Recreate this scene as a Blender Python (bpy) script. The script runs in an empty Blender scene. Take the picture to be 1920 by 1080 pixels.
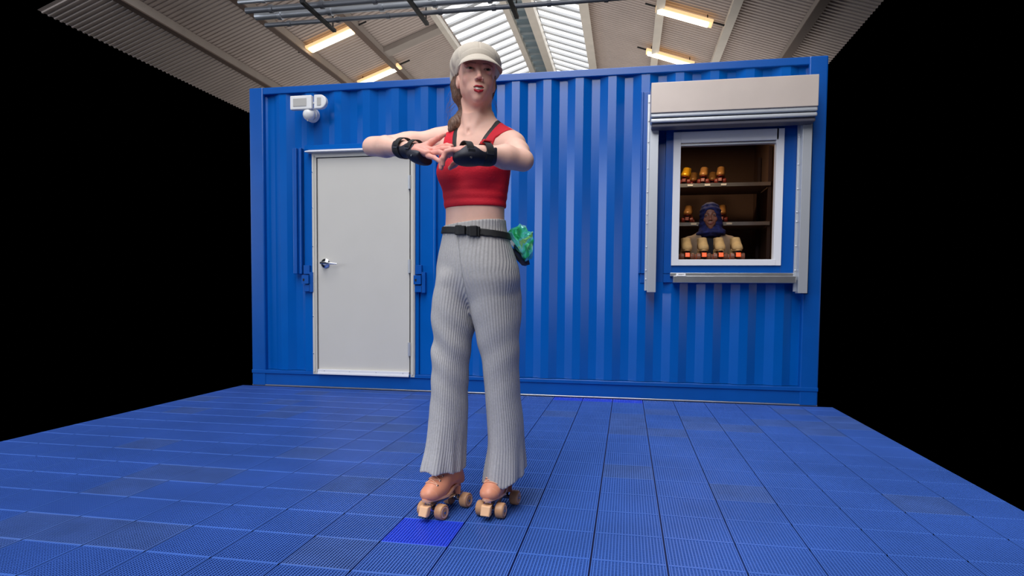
import bpy, bmesh, math, random
import numpy as np
from mathutils import Vector, Matrix, Euler
random.seed(7)
SC = bpy.context.scene
COL = SC.collection
PI = math.pi

# ------------------------------------------------------------------ camera
cam_data = bpy.data.cameras.new('camera')
cam_data.sensor_width = 36.0
cam_data.sensor_fit = 'HORIZONTAL'
cam_data.lens = 1209.1 / 1920 * 36
cam_data.shift_x = 16.4 / 1920
cam_data.shift_y = 73.0 / 1920
cam_data.clip_end = 200
cam_ob = bpy.data.objects.new('camera', cam_data)
COL.objects.link(cam_ob)
R_ = Vector((0.98210619, 0.18815915, 0.00797322))
U_ = Vector((-0.01727462, 0.04784575, 0.99870535))
F_ = Vector((-0.18753406, 0.98097244, -0.05023998))
m3 = Matrix((R_, U_, -F_)).transposed()
cam_ob.matrix_world = Matrix.Translation((0, -5.1801, 0.8219)) @ m3.to_4x4()
SC.camera = cam_ob

# ------------------------------------------------------------------ world, lights, exposure
W = bpy.data.worlds.new('world')
SC.world = W
W.use_nodes = True
W.node_tree.nodes['Background'].inputs[0].default_value = (0, 0, 0, 1)
W.node_tree.nodes['Background'].inputs[1].default_value = 0.0
SC.view_settings.view_transform = 'Standard'
SC.view_settings.look = 'None'
SC.view_settings.gamma = 1.0
SC.view_settings.exposure = 0.0
SC.view_settings.use_curve_mapping = False

def area_light(name, loc, target, sx, sy, power, color=(1, 1, 1)):
    l = bpy.data.lights.new(name, 'AREA')
    l.shape = 'RECTANGLE'
    l.size, l.size_y = sx, sy
    l.energy = power
    l.color = color
    o = bpy.data.objects.new(name, l)
    COL.objects.link(o)
    o.location = loc
    o.rotation_euler = (Vector(target) - Vector(loc)).to_track_quat('-Z', 'Y').to_euler()
    return o

# daylight through the long roof glazing over the rink, and through the hall's open sides; the last one faces up at the far roof
area_light('daylight_roof_glazing', (-1.5, -7.5, 8.2), (-1.2, -2.0, 1.0), 5, 10, 980, (0.98, 0.98, 1.0))
area_light('daylight_roof_near', (-1.6, -2.2, 8.2), (-1.6, -2.2, 0), 6, 6, 260, (0.97, 0.98, 1.0))
area_light('daylight_open_side', (-13.0, -7.0, 2.9), (-1.0, -1.0, 1.5), 8, 3.6, 500, (0.84, 0.90, 1.0))
area_light('daylight_right_side', (11.0, -9.5, 1.6), (0.0, -1.0, 1.0), 8, 2.8, 95, (1.0, 0.95, 0.92))
area_light('far_bay_uplight', (-2.0, 12.0, 3.2), (-2.4, 12.6, 7.0), 12, 9, 310, (1.0, 0.95, 0.91))  # unseen area light under the far roof, facing up at its sheets

# ------------------------------------------------------------------ materials
MATS = {}
def _rgb(c):
    def f(u):
        u /= 255.0
        return u / 12.92 if u <= 0.04045 else ((u + 0.055) / 1.055) ** 2.4
    return tuple(f(u) for u in c) + (1.0,)

def mat(name, srgb, rough=0.5, metal=0.0, spec=0.5, noise=0.0, nscale=20.0, bump=0.0, bscale=60.0,
        emit=0.0, coat=0.0, sss=0.0, alpha=1.0, trans=0.0, attr=None):
    if name in MATS:
        return MATS[name]
    m = bpy.data.materials.new(name)
    m.use_nodes = True
    nt = m.node_tree
    b = nt.nodes['Principled BSDF']
    col = _rgb(srgb)
    b.inputs['Base Color'].default_value = col
    b.inputs['Roughness'].default_value = rough
    b.inputs['Metallic'].default_value = metal
    b.inputs['Specular IOR Level'].default_value = spec
    b.inputs['Coat Weight'].default_value = coat
    b.inputs['Coat Roughness'].default_value = 0.1
    b.inputs['Transmission Weight'].default_value = trans
    if sss:
        b.inputs['Subsurface Weight'].default_value = sss
        b.inputs['Subsurface Radius'].default_value = (0.012, 0.005, 0.003)
        b.inputs['Subsurface Scale'].default_value = 0.6
    tc = nt.nodes.new('ShaderNodeTexCoord')
    src = None
    if attr:
        a = nt.nodes.new('ShaderNodeAttribute')
        a.attribute_name = attr
        src = a.outputs['Color']
        nt.links.new(src, b.inputs['Base Color'])
    if noise:
        n = nt.nodes.new('ShaderNodeTexNoise')
        n.inputs['Scale'].default_value = nscale
        n.inputs['Detail'].default_value = 5
        nt.links.new(tc.outputs['Object'], n.inputs['Vector'])
        r = nt.nodes.new('ShaderNodeMapRange')
        r.inputs['From Min'].default_value = 0.3
        r.inputs['From Max'].default_value = 0.7
        r.inputs['To Min'].default_value = 1 - noise
        r.inputs['To Max'].default_value = 1 + noise
        nt.links.new(n.outputs['Fac'], r.inputs['Value'])
        mx = nt.nodes.new('ShaderNodeMix')
        mx.data_type = 'RGBA'
        mx.blend_type = 'MULTIPLY'
        mx.inputs['Factor'].default_value = 1.0
        if src is not None:
            nt.links.new(src, mx.inputs['A'])
        else:
            mx.inputs['A'].default_value = col
        nt.links.new(r.outputs['Result'], mx.inputs['B'])
        nt.links.new(mx.outputs['Result'], b.inputs['Base Color'])
    if bump:
        n2 = nt.nodes.new('ShaderNodeTexNoise')
        n2.inputs['Scale'].default_value = bscale
        n2.inputs['Detail'].default_value = 4
        nt.links.new(tc.outputs['Object'], n2.inputs['Vector'])
        bp = nt.nodes.new('ShaderNodeBump')
        bp.inputs['Strength'].default_value = bump
        bp.inputs['Distance'].default_value = 0.01
        nt.links.new(n2.outputs['Fac'], bp.inputs['Height'])
        nt.links.new(bp.outputs['Normal'], b.inputs['Normal'])
    if emit:
        b.inputs['Emission Color'].default_value = col
        b.inputs['Emission Strength'].default_value = emit
    MATS[name] = m
    return m

M_BLUE = mat('blue_paint', (0, 88, 174), rough=0.22, spec=0.42, noise=0.04, nscale=3, bump=0.03, bscale=7)
M_BLUE2 = mat('blue_rail_paint', (0, 80, 164), rough=0.3, spec=0.5, noise=0.05, nscale=5)
M_TILE = mat('floor_tile_blue', (66, 108, 196), rough=0.42, spec=0.5, noise=0.10, nscale=2.5)
M_TILEV = mat('floor_tile_vivid', (46, 82, 236), rough=0.42, spec=0.5)
M_TILEG = mat('floor_tile_worn', (74, 108, 182), rough=0.5, noise=0.12, nscale=6)
M_SUB = mat('floor_underlay', (14, 26, 74), rough=0.9)
M_DOOR = mat('door_paint', (198, 195, 188), rough=0.5, noise=0.015, nscale=4)
M_FRAME = mat('door_frame_paint', (200, 197, 188), rough=0.45)
M_SLOT = mat('grey_slot', (96, 94, 104), rough=.5, metal=.3)
M_WHITE = mat('white_metal', (226, 226, 230), rough=0.35)
M_DARK = mat('dark_gap', (12, 12, 16), rough=0.8)
M_CHROME = mat('chrome', (225, 228, 235), rough=0.18, metal=1.0)
M_STEEL = mat('brushed_steel', (190, 190, 192), rough=0.32, metal=0.9, noise=0.08, nscale=12)
M_ALU = mat('aluminium', (196, 200, 206), rough=0.38, metal=0.55)
M_HOOD = mat('shutter_box_aluminium', (204, 190, 180), rough=0.38, metal=0.2, noise=0.03, nscale=5)
M_PLASTIC = mat('white_plastic', (222, 222, 222), rough=0.4)
M_LENS = mat('grey_lens', (178, 176, 172), rough=0.3)
M_ROOF = mat('roof_sheet', (196, 182, 174), rough=0.6, noise=0.06, nscale=1.2)
M_BEAM = mat('roof_beam', (168, 158, 150), rough=0.6, noise=0.05, nscale=3)
M_FLANGE = mat('brown_flange', (112, 96, 88), rough=0.6)
M_BEAMW = mat('pale_beam', (224, 216, 204), rough=0.55, noise=0.05, nscale=3)
M_GBAR = mat('glazing_bar', (206, 208, 210), rough=0.5)
M_PIPE = mat('conduit', (132, 134, 140), rough=0.4, metal=0.3)
M_BLACK = mat('black_rubber', (22, 22, 24), rough=0.6)
M_SKYL = mat('skylight_sheet', (250, 252, 255), rough=0.5, emit=1.35)
M_SKYB = mat('ridge_glazing', (150, 172, 180), rough=0.5, emit=0.35)
M_TUBE = mat('lamp_tube', (255, 238, 206), rough=0.5, emit=7.0)
M_LAMPB = mat('lamp_housing', (246, 206, 150), rough=0.4, emit=0.9)

# ------------------------------------------------------------------ mesh helpers
class MB:
    """collects shapes and links them as ONE mesh object"""
    def __init__(self):
        self.v, self.f, self.m = [], [], []
    def add(self, verts, faces, mi=0):
        o = len(self.v)
        self.v += [tuple(p) for p in verts]
        self.f += [tuple(i + o for i in f) for f in faces]
        self.m += [mi] * len(faces)
        return self
    def box(self, lo, hi, mi=0, M=None):
        x0, y0, z0 = lo
        x1, y1, z1 = hi
        vs = [Vector(p) for p in ((x0,y0,z0),(x1,y0,z0),(x1,y1,z0),(x0,y1,z0),(x0,y0,z1),(x1,y0,z1),(x1,y1,z1),(x0,y1,z1))]
        if M is not None:
            vs = [M @ p for p in vs]
        return self.add(vs, [(0,3,2,1),(4,5,6,7),(0,1,5,4),(1,2,6,5),(2,3,7,6),(3,0,4,7)], mi)
    def cyl(self, a, b, r, r2=None, n=16, mi=0, caps=True):
        a, b = Vector(a), Vector(b)
        r2 = r if r2 is None else r2
        d = (b - a).normalized()
        u = d.orthogonal().normalized()
        w = d.cross(u)
        vs = []
        for p, q in ((a, r), (b, r2)):
            for k in range(n):
                t = 2 * PI * k / n
                vs.append(p + (u * math.cos(t) + w * math.sin(t)) * q)
        fs = [(k, (k+1) % n, n + (k+1) % n, n + k) for k in range(n)]
        if caps:
            fs += [tuple(range(n-1, -1, -1)), tuple(range(n, 2*n))]
        return self.add(vs, fs, mi)
    def lathe(self, prof, c, axis, n=24, mi=0):
        """prof: (t along axis, radius)"""
        c, d = Vector(c), Vector(axis).normalized()
        u = d.orthogonal().normalized()
        w = d.cross(u)
        vs, fs = [], []
        for t, r in prof:
            for k in range(n):
                q = 2 * PI * k / n
                vs.append(c + d * t + (u * math.cos(q) + w * math.sin(q)) * r)
        for i in range(len(prof) - 1):
            for k in range(n):
                fs.append((i*n + k, i*n + (k+1) % n, (i+1)*n + (k+1) % n, (i+1)*n + k))
        fs += [tuple(range(n-1, -1, -1)), tuple(range((len(prof)-1)*n, len(prof)*n))]
        return self.add(vs, fs, mi)
    def tube(self, pts, r, n=8, mi=0):
        pts = [Vector(p) for p in pts]
        rs = r if isinstance(r, (list, tuple)) else [r] * len(pts)
        vs, fs = [], []
        up = None
        for i, p in enumerate(pts):
            d = (pts[min(i+1, len(pts)-1)] - pts[max(i-1, 0)]).normalized()
            if up is None:
                up = d.orthogonal().normalized()
            u = (up - d * up.dot(d)).normalized()
            up = u
            w = d.cross(u)
            for k in range(n):
                q = 2 * PI * k / n
                vs.append(p + (u * math.cos(q) + w * math.sin(q)) * rs[i])
        for i in range(len(pts) - 1):
            for k in range(n):
                fs.append((i*n + k, i*n + (k+1) % n, (i+1)*n + (k+1) % n, (i+1)*n + k))
        fs += [tuple(range(n-1, -1, -1)), tuple(range((len(pts)-1)*n, len(pts)*n))]
        return self.add(vs, fs, mi)
    def build(self, name, mats, parent=None, smooth=None, bevel=0.0, origin=None):
        if not isinstance(mats, (list, tuple)):
            mats = [mats]
        me = bpy.data.meshes.new(name)
        org = Vector(origin) if origin is not None else (Vector(parent_loc(parent)) if parent else Vector((0,0,0)))
        me.from_pydata([tuple(Vector(p) - org) for p in self.v], [], self.f)
        for m in mats:
            me.materials.append(m)
        me.polygons.foreach_set('material_index', self.m)
        me.update()
        bm = bmesh.new()
        bm.from_mesh(me)
        bmesh.ops.recalc_face_normals(bm, faces=bm.faces)
        bm.to_mesh(me)
        bm.free()
        if smooth is not None:
            me.shade_smooth()
            me.set_sharp_from_angle(angle=math.radians(smooth))
        o = bpy.data.objects.new(name, me)
        COL.objects.link(o)
        if parent:
            o.parent = parent
            o.location = org - Vector(parent_loc(parent))
        else:
            o.location = org
        if bevel:
            md = o.modifiers.new('bevel', 'BEVEL')
            md.width = bevel
            md.segments = 2
            md.limit_method = 'ANGLE'
        return o

def parent_loc(p):
    v = Vector((0, 0, 0))
    while p is not None:
        v += p.location
        p = p.parent
    return v

def empty(name, loc, label=None, cat=None, group=None, kind=None):
    o = bpy.data.objects.new(name, None)
    o.empty_display_size = 0.1
    COL.objects.link(o)
    o.location = loc
    return tag(o, label, cat, group, kind)

def tag(o, label=None, cat=None, group=None, kind=None):
    if label: o['label'] = label
    if cat: o['category'] = cat
    if group: o['group'] = group
    if kind: o['kind'] = kind
    return o

def children(o):
    return [c for c in bpy.data.objects if c.parent == o]

def copy_tree(o, parent=None, kids=None):
    if kids is None:
        kids = {}
        for c in bpy.data.objects:
            if c.parent:
                kids.setdefault(c.parent.name, []).append(c)
    c = o.copy()
    COL.objects.link(c)
    c.parent = parent
    for ch in kids.get(o.name, []):
        copy_tree(ch, c, kids)
    return c

# ------------------------------------------------------------------ floor of modular grid tiles
T = 0.2315
def build_floor():
    V, Fc, Mi = [], [], []
    q = np.array([(0,3,2,1),(4,5,6,7),(0,1,5,4),(1,2,6,5),(2,3,7,6),(3,0,4,7)])
    tv, tf = [], []
    def bx(x0, x1, y0, y1, z0, z1):
        o = len(tv)
        tv.extend([(x0,y0,z0),(x1,y0,z0),(x1,y1,z0),(x0,y1,z0),(x0,y0,z1),(x1,y0,z1),(x1,y1,z1),(x0,y1,z1)])
        tf.extend([tuple(int(k) + o for k in f) for f in q])
    g = 0.0012
    n = 22
    w = (T - 2*g)
    # rim
    gx, gy = .0030, .0004
    bx(gx, gx+.0032, gy, T-gy, -.011, 0); bx(T-gx-.0032, T-gx, gy, T-gy, -.011, 0)
    bx(gx, T-gx, gy, gy+.0048, -.011, 0.0005); bx(gx, T-gx, T-gy-.0048, T-gy, -.011, 0.0005)
    for k in range(1, n):
        x = g + w * k / n
        bx(x-.0018, x+.0018, g+.003, T-g-.003, -.0085, -.0002)      # ribs running away from the camera
        bx(g+.003, T-g-.003, x-.0014, x+.0014, -.0085, -.0020)      # lower cross ribs
    tv = np.array(tv); tf = np.array(tf)
    vivid = {}
    cells = []
    for j in range(-1, 18):
        for i in range(-13, 8):
            x = -.3279 + i*T; y = -2.2643 + (9 - j)*T
            if y < -.05: cells.append((i, j, x, y))          # the last row is cut to fit against the container
    out_v, out_f, out_m = [], [], []
    off = 0
    rnd = random.Random(3)
    for (i, j, x, y) in cells:
        out_v.append(tv + np.array([x, y, 0.0]))
        out_f.append(tf + off)
        off += len(tv)
        cx, cy = x + T/2, y + T/2
        mi = 0
        if abs(cx + .62) < .13 and abs(cy + 3.07) < .12: mi = 1
        if cy > -.2 and -.62 < cx < .05: mi = 1
        if mi == 0 and cx > -.2 and -1.2 < cy < -.3 and rnd.random() < .6: mi = 2
        if mi == 0 and rnd.random() < .1: mi = 2
        out_m.append(np.full(len(tf), mi))
    vs = np.concatenate(out_v); vs[:, 1] = np.minimum(vs[:, 1], -.0195); fs = np.concatenate(out_f); ms = np.concatenate(out_m)
    me = bpy.data.meshes.new('floor')
    me.from_pydata(vs.tolist(), [], fs.tolist())
    for m in (M_TILE, M_TILEV, M_TILEG): me.materials.append(m)
    me.polygons.foreach_set('material_index', ms.astype(np.int32))
    me.update()
    o = bpy.data.objects.new('floor', me)
    COL.objects.link(o)
    tag(o, 'blue floor of square snap together grid tiles', 'floor', kind='structure')
    xs = [c[2] for c in cells]; ys = [c[3] for c in cells]
    # solid underlay following the laid tiles
    mb = MB()
    for (i, j, x, y) in cells:
        y2 = min(y+T, -.0195); mb.add([(x, y, -.0115), (x+T, y, -.0115), (x+T, y2, -.0115), (x, y2, -.0115)], [(0,1,2,3)])
    mb.build('underlay', M_SUB, o)
    return o
build_floor()

# ------------------------------------------------------------------ shipping container
CX0, CX1, CY1, CZ = -3.25, 1.42, 2.44, 2.59
container = empty('shipping_container', (-.9, 0, 0),
                  'long blue corrugated shipping container kiosk standing behind the skater', 'shipping container')

def corrugation(x0, x1, z0, z1, phase=0.083, per=0.2549, yo=0.008, yi=0.041):
    """trapezoid sheet facing -y between x0..x1"""
    q = per / 4
    pts = []
    k0 = int(math.floor((x0 - phase) / per)) - 1
    k1 = int(math.ceil((x1 - phase) / per)) + 1
    for k in range(k0, k1 + 1):
        b = phase + k * per
        pts += [(b - q, yi), (b, yo), (b + q, yo), (b + 2*q, yi)]
    def y_at(x):
        for (a, ya), (b, yb) in zip(pts, pts[1:]):
            if a <= x <= b:
                return ya + (yb - ya) * (x - a) / max(b - a, 1e-9)
        return yi
    use = [(x0, y_at(x0))] + [p for p in pts if x0 < p[0] < x1] + [(x1, y_at(x1))]
    vs = []
    for x, y in use:
        vs += [(x, y, z0), (x, y, z1)]
    for x, y in use:
        vs += [(x, y + .003, z0), (x, y + .003, z1)]
    n = len(use); fs = []
    for i in range(n - 1):
        a = 2*i
        fs.append((a, a+2, a+3, a+1))
        fs.append((2*n + a, 2*n + a+1, 2*n + a+3, 2*n + a+2))
    return vs, fs

wall = MB()
for (x0, x1, z0, z1) in ((CX0+.1, -2.72, .145, 2.535), (-2.72, -1.57, 2.075, 2.535), (-1.57, .10, .145, 2.535),
                         (.10, CX1-.1, .145, .93), (.10, CX1-.1, 2.38, 2.535)):
    wall.add(*corrugation(x0, x1, z0, z1))
wall.build('corrugated_wall', M_BLUE, container)

b = MB()
b.box((CX0, -.004, 2.532), (CX1, .055, CZ)); b.build('top_rail', M_BLUE2, container, bevel=.006)
b = MB()
b.box((CX0, -.006, .012), (CX1, .06, .112)); b.box((CX0, -.018, .112), (CX1, .06, .142)); b.box((CX0, -.010, 0.0), (CX1, .06, .012), 1)
b.build('bottom_rail', [M_BLUE2, M_STEEL], container, bevel=.003)
for x in (CX0, CX1 - .13):
    b = MB(); b.box((x, -.012, .0), (x+.13, .12, CZ)); b.build('corner_post', M_BLUE2, container, bevel=.01)
b = MB(); b.box((CX0, .05, CZ-.02), (CX1, CY1, CZ)); b.build('roof', M_BLUE2, container)
b = MB(); b.box((CX0, CY1-.03, .0), (CX1, CY1, CZ-.02)); b.box((CX0, .12, .0), (CX0+.03, CY1, CZ-.02)); b.box((CX1-.03, .12, 0), (CX1, CY1, CZ-.02))
b.build('outer_shell', M_BLUE, container)
M_INT = mat('interior_panel', (112, 84, 70), rough=0.8, noise=0.05, nscale=4)
M_INTF = mat('interior_floor', (70, 60, 55), rough=0.8)
b = MB()
b.box((-.35, 2.32, .14), (1.36, 2.40, 2.5)); b.box((-.38, .09, .14), (-.34, 2.40, 2.5)); b.box((1.34, .12, .14), (1.385, 2.40, 2.5)); b.box((-.38, .07, 2.45), (1.385, 2.40, 2.5))
b.build('interior_lining', M_INT, container)
b = MB(); b.box((-.38, .07, .1), (1.385, 2.4, .15)); b.build('interior_floor', M_INTF, container)

# plates around the door
b = MB()
b.box((-2.745, -.002, 2.045), (-1.66, .04, 2.085))                    # header plate
b.box((-2.745, -.002, .142), (-2.655, .04, 2.045))                     # left plate
b.box((-1.743, -.002, .142), (-1.712, .04, 2.085))                     # right flange
b.box((-1.712, .02, .142), (-1.698, .05, 2.085))
b.box((-1.698, .004, .142), (-1.58, .045, 2.085))
b.box((-1.585, -.004, .142), (-1.565, .03, 2.085))
b.build('door_surround', M_BLUE, container, bevel=.003)
# vertical steel section left of the door, above the lock box
b = MB()
b.box((-2.835, -.03, .985), (-2.80, .02, 2.06)); b.box((-2.80, -.004, .985), (-2.772, .02, 2.06)); b.box((-2.772, -.03, .985), (-2.757, .02, 2.06))
b.build('vertical_section', M_BLUE2, container, bevel=.004)

def lockbox(xc, sgn):
    b = MB()
    b.box((xc-.045, -.03, .985), (xc+.01, .01, 1.06))
    b.box((xc-.05, -.055, .90), (xc+.012, .0, .975))
    b.box((xc-.045, -.04, .835), (xc+.012, .01, .892))
    b.box((xc+.015, -.04, .83), (xc+.045, .01, 1.0))
    b.box((xc-.04, -.058, .925), (xc-.025, -.055, .945), 1)
    b.build('lock_box', [M_BLUE2, M_DARK], container, bevel=.004)
lockbox(-2.695, 1)
lockbox(-1.69, 1)

# steel door
dr = MB()
dr.box((-2.615, -.012, .125), (-1.79, .035, 1.968))
door = dr.build('door', M_DOOR, container, bevel=.002)
b = MB()
for z0, z1, x0, x1 in ((.12, 1.9748, -2.662, -2.622), (.12, 1.9748, -1.778, -1.742)):
    b.box((x0, -.022, z0), (x1, .04, z1))
b.box((-2.662, -.022, 1.975), (-1.742, .04, 2.012))
b.box((-2.655, -.030, .14), (-2.640, -.02, 1.99)); b.box((-1.764, -.030, .14), (-1.75, -.02, 1.99))
for z in (.3, .62, .92, 1.22, 1.55, 1.85):
    b.cyl((-2.652, -.031, z), (-2.652, -.034, z), .005, n=8, mi=1)
b.build('door_frame', [M_FRAME, M_CHROME], container, bevel=.002)
b = MB(); b.add([(-2.70,-.075,2.012),(-1.72,-.075,2.012),(-1.72,-.075,2.02),(-2.70,-.075,2.02),(-2.70,0,2.012),(-1.72,0,2.012),(-1.72,0,2.045),(-2.70,0,2.045)],
          [(0,1,2,3),(3,2,6,7),(4,7,6,5),(0,4,5,1),(0,3,7,4),(1,5,6,2)])
b.build('drip_cap', M_WHITE, container, bevel=.002)
b = MB(); b.box((-2.6215, -.006, .14), (-2.6155, .0, 1.974)); b.box((-1.7895, -.006, .14), (-1.7785, .0, 1.974)); b.box((-2.62, -.006, 1.9685), (-1.78, .0, 1.9745)); b.box((-2.62, -.004, .105), (-1.78, .01, .124))
b.build('door_gap_strip', M_DARK, container)  # dark strips filling the gaps around the door leaf
b = MB(); b.box((-2.613, -.034, .122), (-1.788, -.012, .165)); b.box((-2.613, -.04, .122), (-1.788, -.012, .138))
for x in (-2.55, -2.32, -2.08, -1.84): b.cyl((x, -.034, .153), (x, -.037, .153), .004, n=8, mi=1)
b.build('door_sweep', [M_WHITE, M_STEEL], door, bevel=.002)
for z in (1.69, .995, .30):
    b = MB(); b.cyl((-1.784, -.030, z), (-1.784, -.030, z+.112), .008, n=12); b.box((-1.80, -.026, z), (-1.785, -.012, z+.112))
    b.build('hinge', M_ALU, door)
b = MB()
b.lathe([(0, .041), (.008, .041), (.013, .036), (.018, .02), (.05, .013), (.052, .0)], (-2.545, -.012, 1.076), (0,-1,0), 28)
b.cyl((-2.545, -.045, 1.076), (-2.545, -.075, 1.076), .014)
b.tube([(-2.565,-.068,1.078), (-2.53,-.07,1.077), (-2.49,-.07,1.074), (-2.45,-.066,1.072), (-2.42,-.06,1.071)], [.011,.011,.009,.008,.006], 10)
b.build('door_handle', M_CHROME, door, smooth=40)

# roller shutter around the serving hatch
shutter = MB()
shutter.box((.150, -.24, 2.165), (1.30, .0, 2.385))
sh = shutter.build('shutter_box', M_HOOD, container, bevel=.004)
b = MB(); b.box((.150, -.232, 2.135), (1.30, -.10, 2.165)); b.box((.150, -.225, 2.10), (1.30, -.13, 2.128)); b.box((.158, -.20, 2.07), (1.295, -.09, 2.098), 1)
b.build('shutter_curtain', [M_ALU, M_SLOT], container, bevel=.008)
for x0, s in ((.150, 1), (1.235, 1)):
    b = MB(); b.box((x0, -.105, .848), (x0+.065, -.02, 2.14)); b.box((x0-.018, -.04, .86), (x0, -.02, 2.36), 0)
    for z in (.95, 1.02, 1.2, 1.38, 1.45, 1.62, 1.8, 2.0, 2.16, 2.3):
        b.cyl((x0-.009, -.04, z), (x0-.009, -.048, z), .006, n=8, mi=1)
    b.build('shutter_guide', [M_ALU, M_WHITE], container, bevel=.003)
b = MB()
b.box((.10, -.012, .995), (.15, .03, 2.39)); b.box((.085, -.02, .995), (.10, .03, 2.39))
b.box((.215, .045, .84), (.28, .06, 2.2))                                # recessed channel
b.box((.275, -.006, .995), (.335, .06, 2.2)); b.box((.335, -.006, 2.07), (1.13, .06, 2.2)); b.box((.335, -.006, .995), (1.13, .06, 1.056))
b.box((1.13, -.006, .995), (1.235, .06, 2.2)); b.box((1.29, -.012, .84), (1.33, .03, 2.39)); b.box((.15, .02, 2.19), (1.30, .05, 2.40)); b.box((.10, .0, .92), (.16, .04, 1.0)); b.box((1.23, .045, .84), (1.30, .06, 2.2)); b.box((.15, .06, .93), (.28, .07, 2.2)); b.box((.275, -.001, .925), (1.24, .05, .995))
b.build('hatch_surround', M_BLUE2, container, bevel=.003)
# white sliding window frame
b = MB()
b.box((.331, -.022, 1.056), (.386, .05, 2.072)); b.box((.386, -.022, 1.99), (1.09, .05, 2.072)); b.box((.386, -.026, 1.056), (1.09, .05, 1.102)); b.box((1.075, -.022, 1.056), (1.13, .05, 2.072))
b.box((.386, -.004, 1.97), (1.09, .045, 1.983), 1)
b.build('hatch_window_frame', [M_WHITE, M_ALU], container, bevel=.002)
b = MB(); b.box((.325, -.03, .972), (1.22, .01, 1.0)); b.box((.345, -.10, .922), (1.22, .0, .974))
counter = b.build('hatch_counter', M_STEEL, container, bevel=.003)
b = MB(); b.box((.37, -.1015, .973), (.44, -.030, .9755)); b.box((.37, -.034, .9755), (.44, -.0302, 1.0)); 
b.box((.386, -.0345, .987), (.43, -.034, .990), 1); b.box((.386, -.0345, .983), (.415, -.034, .9845), 1)
b.build('sticker', [M_WHITE, M_BLACK], counter)
tag(container)

# warm lamp inside the kiosk
pl = bpy.data.lights.new('kiosk_lamp', 'AREA'); pl.energy = 9.0; pl.size = .4; pl.color = (1.0, .74, .45)
po = bpy.data.objects.new('kiosk_lamp', pl); COL.objects.link(po); po.location = (.62, .95, 2.43)
# ------------------------------------------------------------------ flood light on the container
fl = empty('security_floodlight', (-2.66, -.03, 2.38), 'white twin head security floodlight with round sensor, on the blue container wall above the door', 'floodlight')
b = MB(); b.cyl((-2.66, .01, 2.335), (-2.66, -.04, 2.335), .06, n=24); b.cyl((-2.66, -.04, 2.335), (-2.66, -.055, 2.345), .045, n=24); b.build('base', M_PLASTIC, fl, smooth=40)
b = MB(); b.cyl((-2.66, -.02, 2.38), (-2.66, -.09, 2.41), .014); b.cyl((-2.73, -.09, 2.41), (-2.53, -.09, 2.41), .009); b.build('bracket', M_PLASTIC, fl, smooth=40)
def head(x0, x1, rnd):
    b = MB()
    n = 18
    z0, z1 = 2.352, 2.468
    pts = [(x0, z0), (x0, z1)]
    if rnd:
        c = ((z1 - z0) / 2)
        for k in range(n+1):
            t = PI/2 - PI * k / n
            pts.append((x1 - c + math.cos(t)*c, (z0+z1)/2 + math.sin(t)*c))
    else:
        pts += [(x1, z1), (x1, z0)]
    m = len(pts)
    vs = [(x, -.13, z) for x, z in pts] + [(x, -.085, z) for x, z in pts]
    b.add(vs, [tuple(range(m)), tuple(range(2*m-1, m-1, -1))] + [(i, (i+1) % m, m + (i+1) % m, m + i) for i in range(m)])
    h = b.build('lamp_head', M_PLASTIC, fl, bevel=.008)
    b = MB(); b.box((x0+.03, -.134, z0+.025), (x1-.045, -.129, z1-.025)); b.build('lens', M_LENS, h, bevel=.002)
head(-2.80, -2.605, False)
head(-2.585, -2.475, True)
b = MB(); b.lathe([(0,.04),(.02,.05),(.04,.05),(.06,.038),(.07,.015)], (-2.652, -.06, 2.325), (.1,-1,-.25), 24)
se = b.build('motion_sensor', M_PLASTIC, fl, smooth=50)
b = MB(); b.cyl((-2.655,-.1,2.283),(-2.655,-.1,2.262),.006,n=8); b.build('sensor_dial', M_LENS, se)

# ------------------------------------------------------------------ hall roof beyond the container
CAMZ = 0.822
Y0, Y1 = 4.6, 20.0
XR, ZR = -2.775, 7.5 + CAMZ
def roof_z(x): return ZR - .35 * abs(x - XR)
def sheet(x0, x1, pitch, depth, name, material, y0=Y0, y1=Y1, rib=.35, dz=0.0, parent=None):
    """ribbed sheet running down the slope, ribs repeat along y"""
    ys = []
    y = y0
    while y < y1:
        ys += [(y, 0), (y + pitch*(1-rib)*.96, 0), (y + pitch*(1-rib)*1.04 + .004, -depth), (y + pitch*.97, -depth)]
        y += pitch
    vs = []
    for yy, dd in ys:
        vs += [(x0, yy, roof_z(x0) + dd + dz), (x1, yy, roof_z(x1) + dd + dz)]
    n = len(ys)
    fs = [(2*i, 2*i+1, 2*i+3, 2*i+2) for i in range(n-1)]
    b = MB(); b.add(vs, fs)
    return b.build(name, material, parent)
ceiling = sheet(-10.2, -4.60, .125, .022, 'ceiling', M_ROOF)
tag(ceiling, 'pitched hall roof of pale ribbed sheets above the container', 'ceiling', kind='structure')
sheet(-1.13, 4.2, .125, .022, 'ribbed_sheet', M_ROOF, parent=ceiling)
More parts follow.
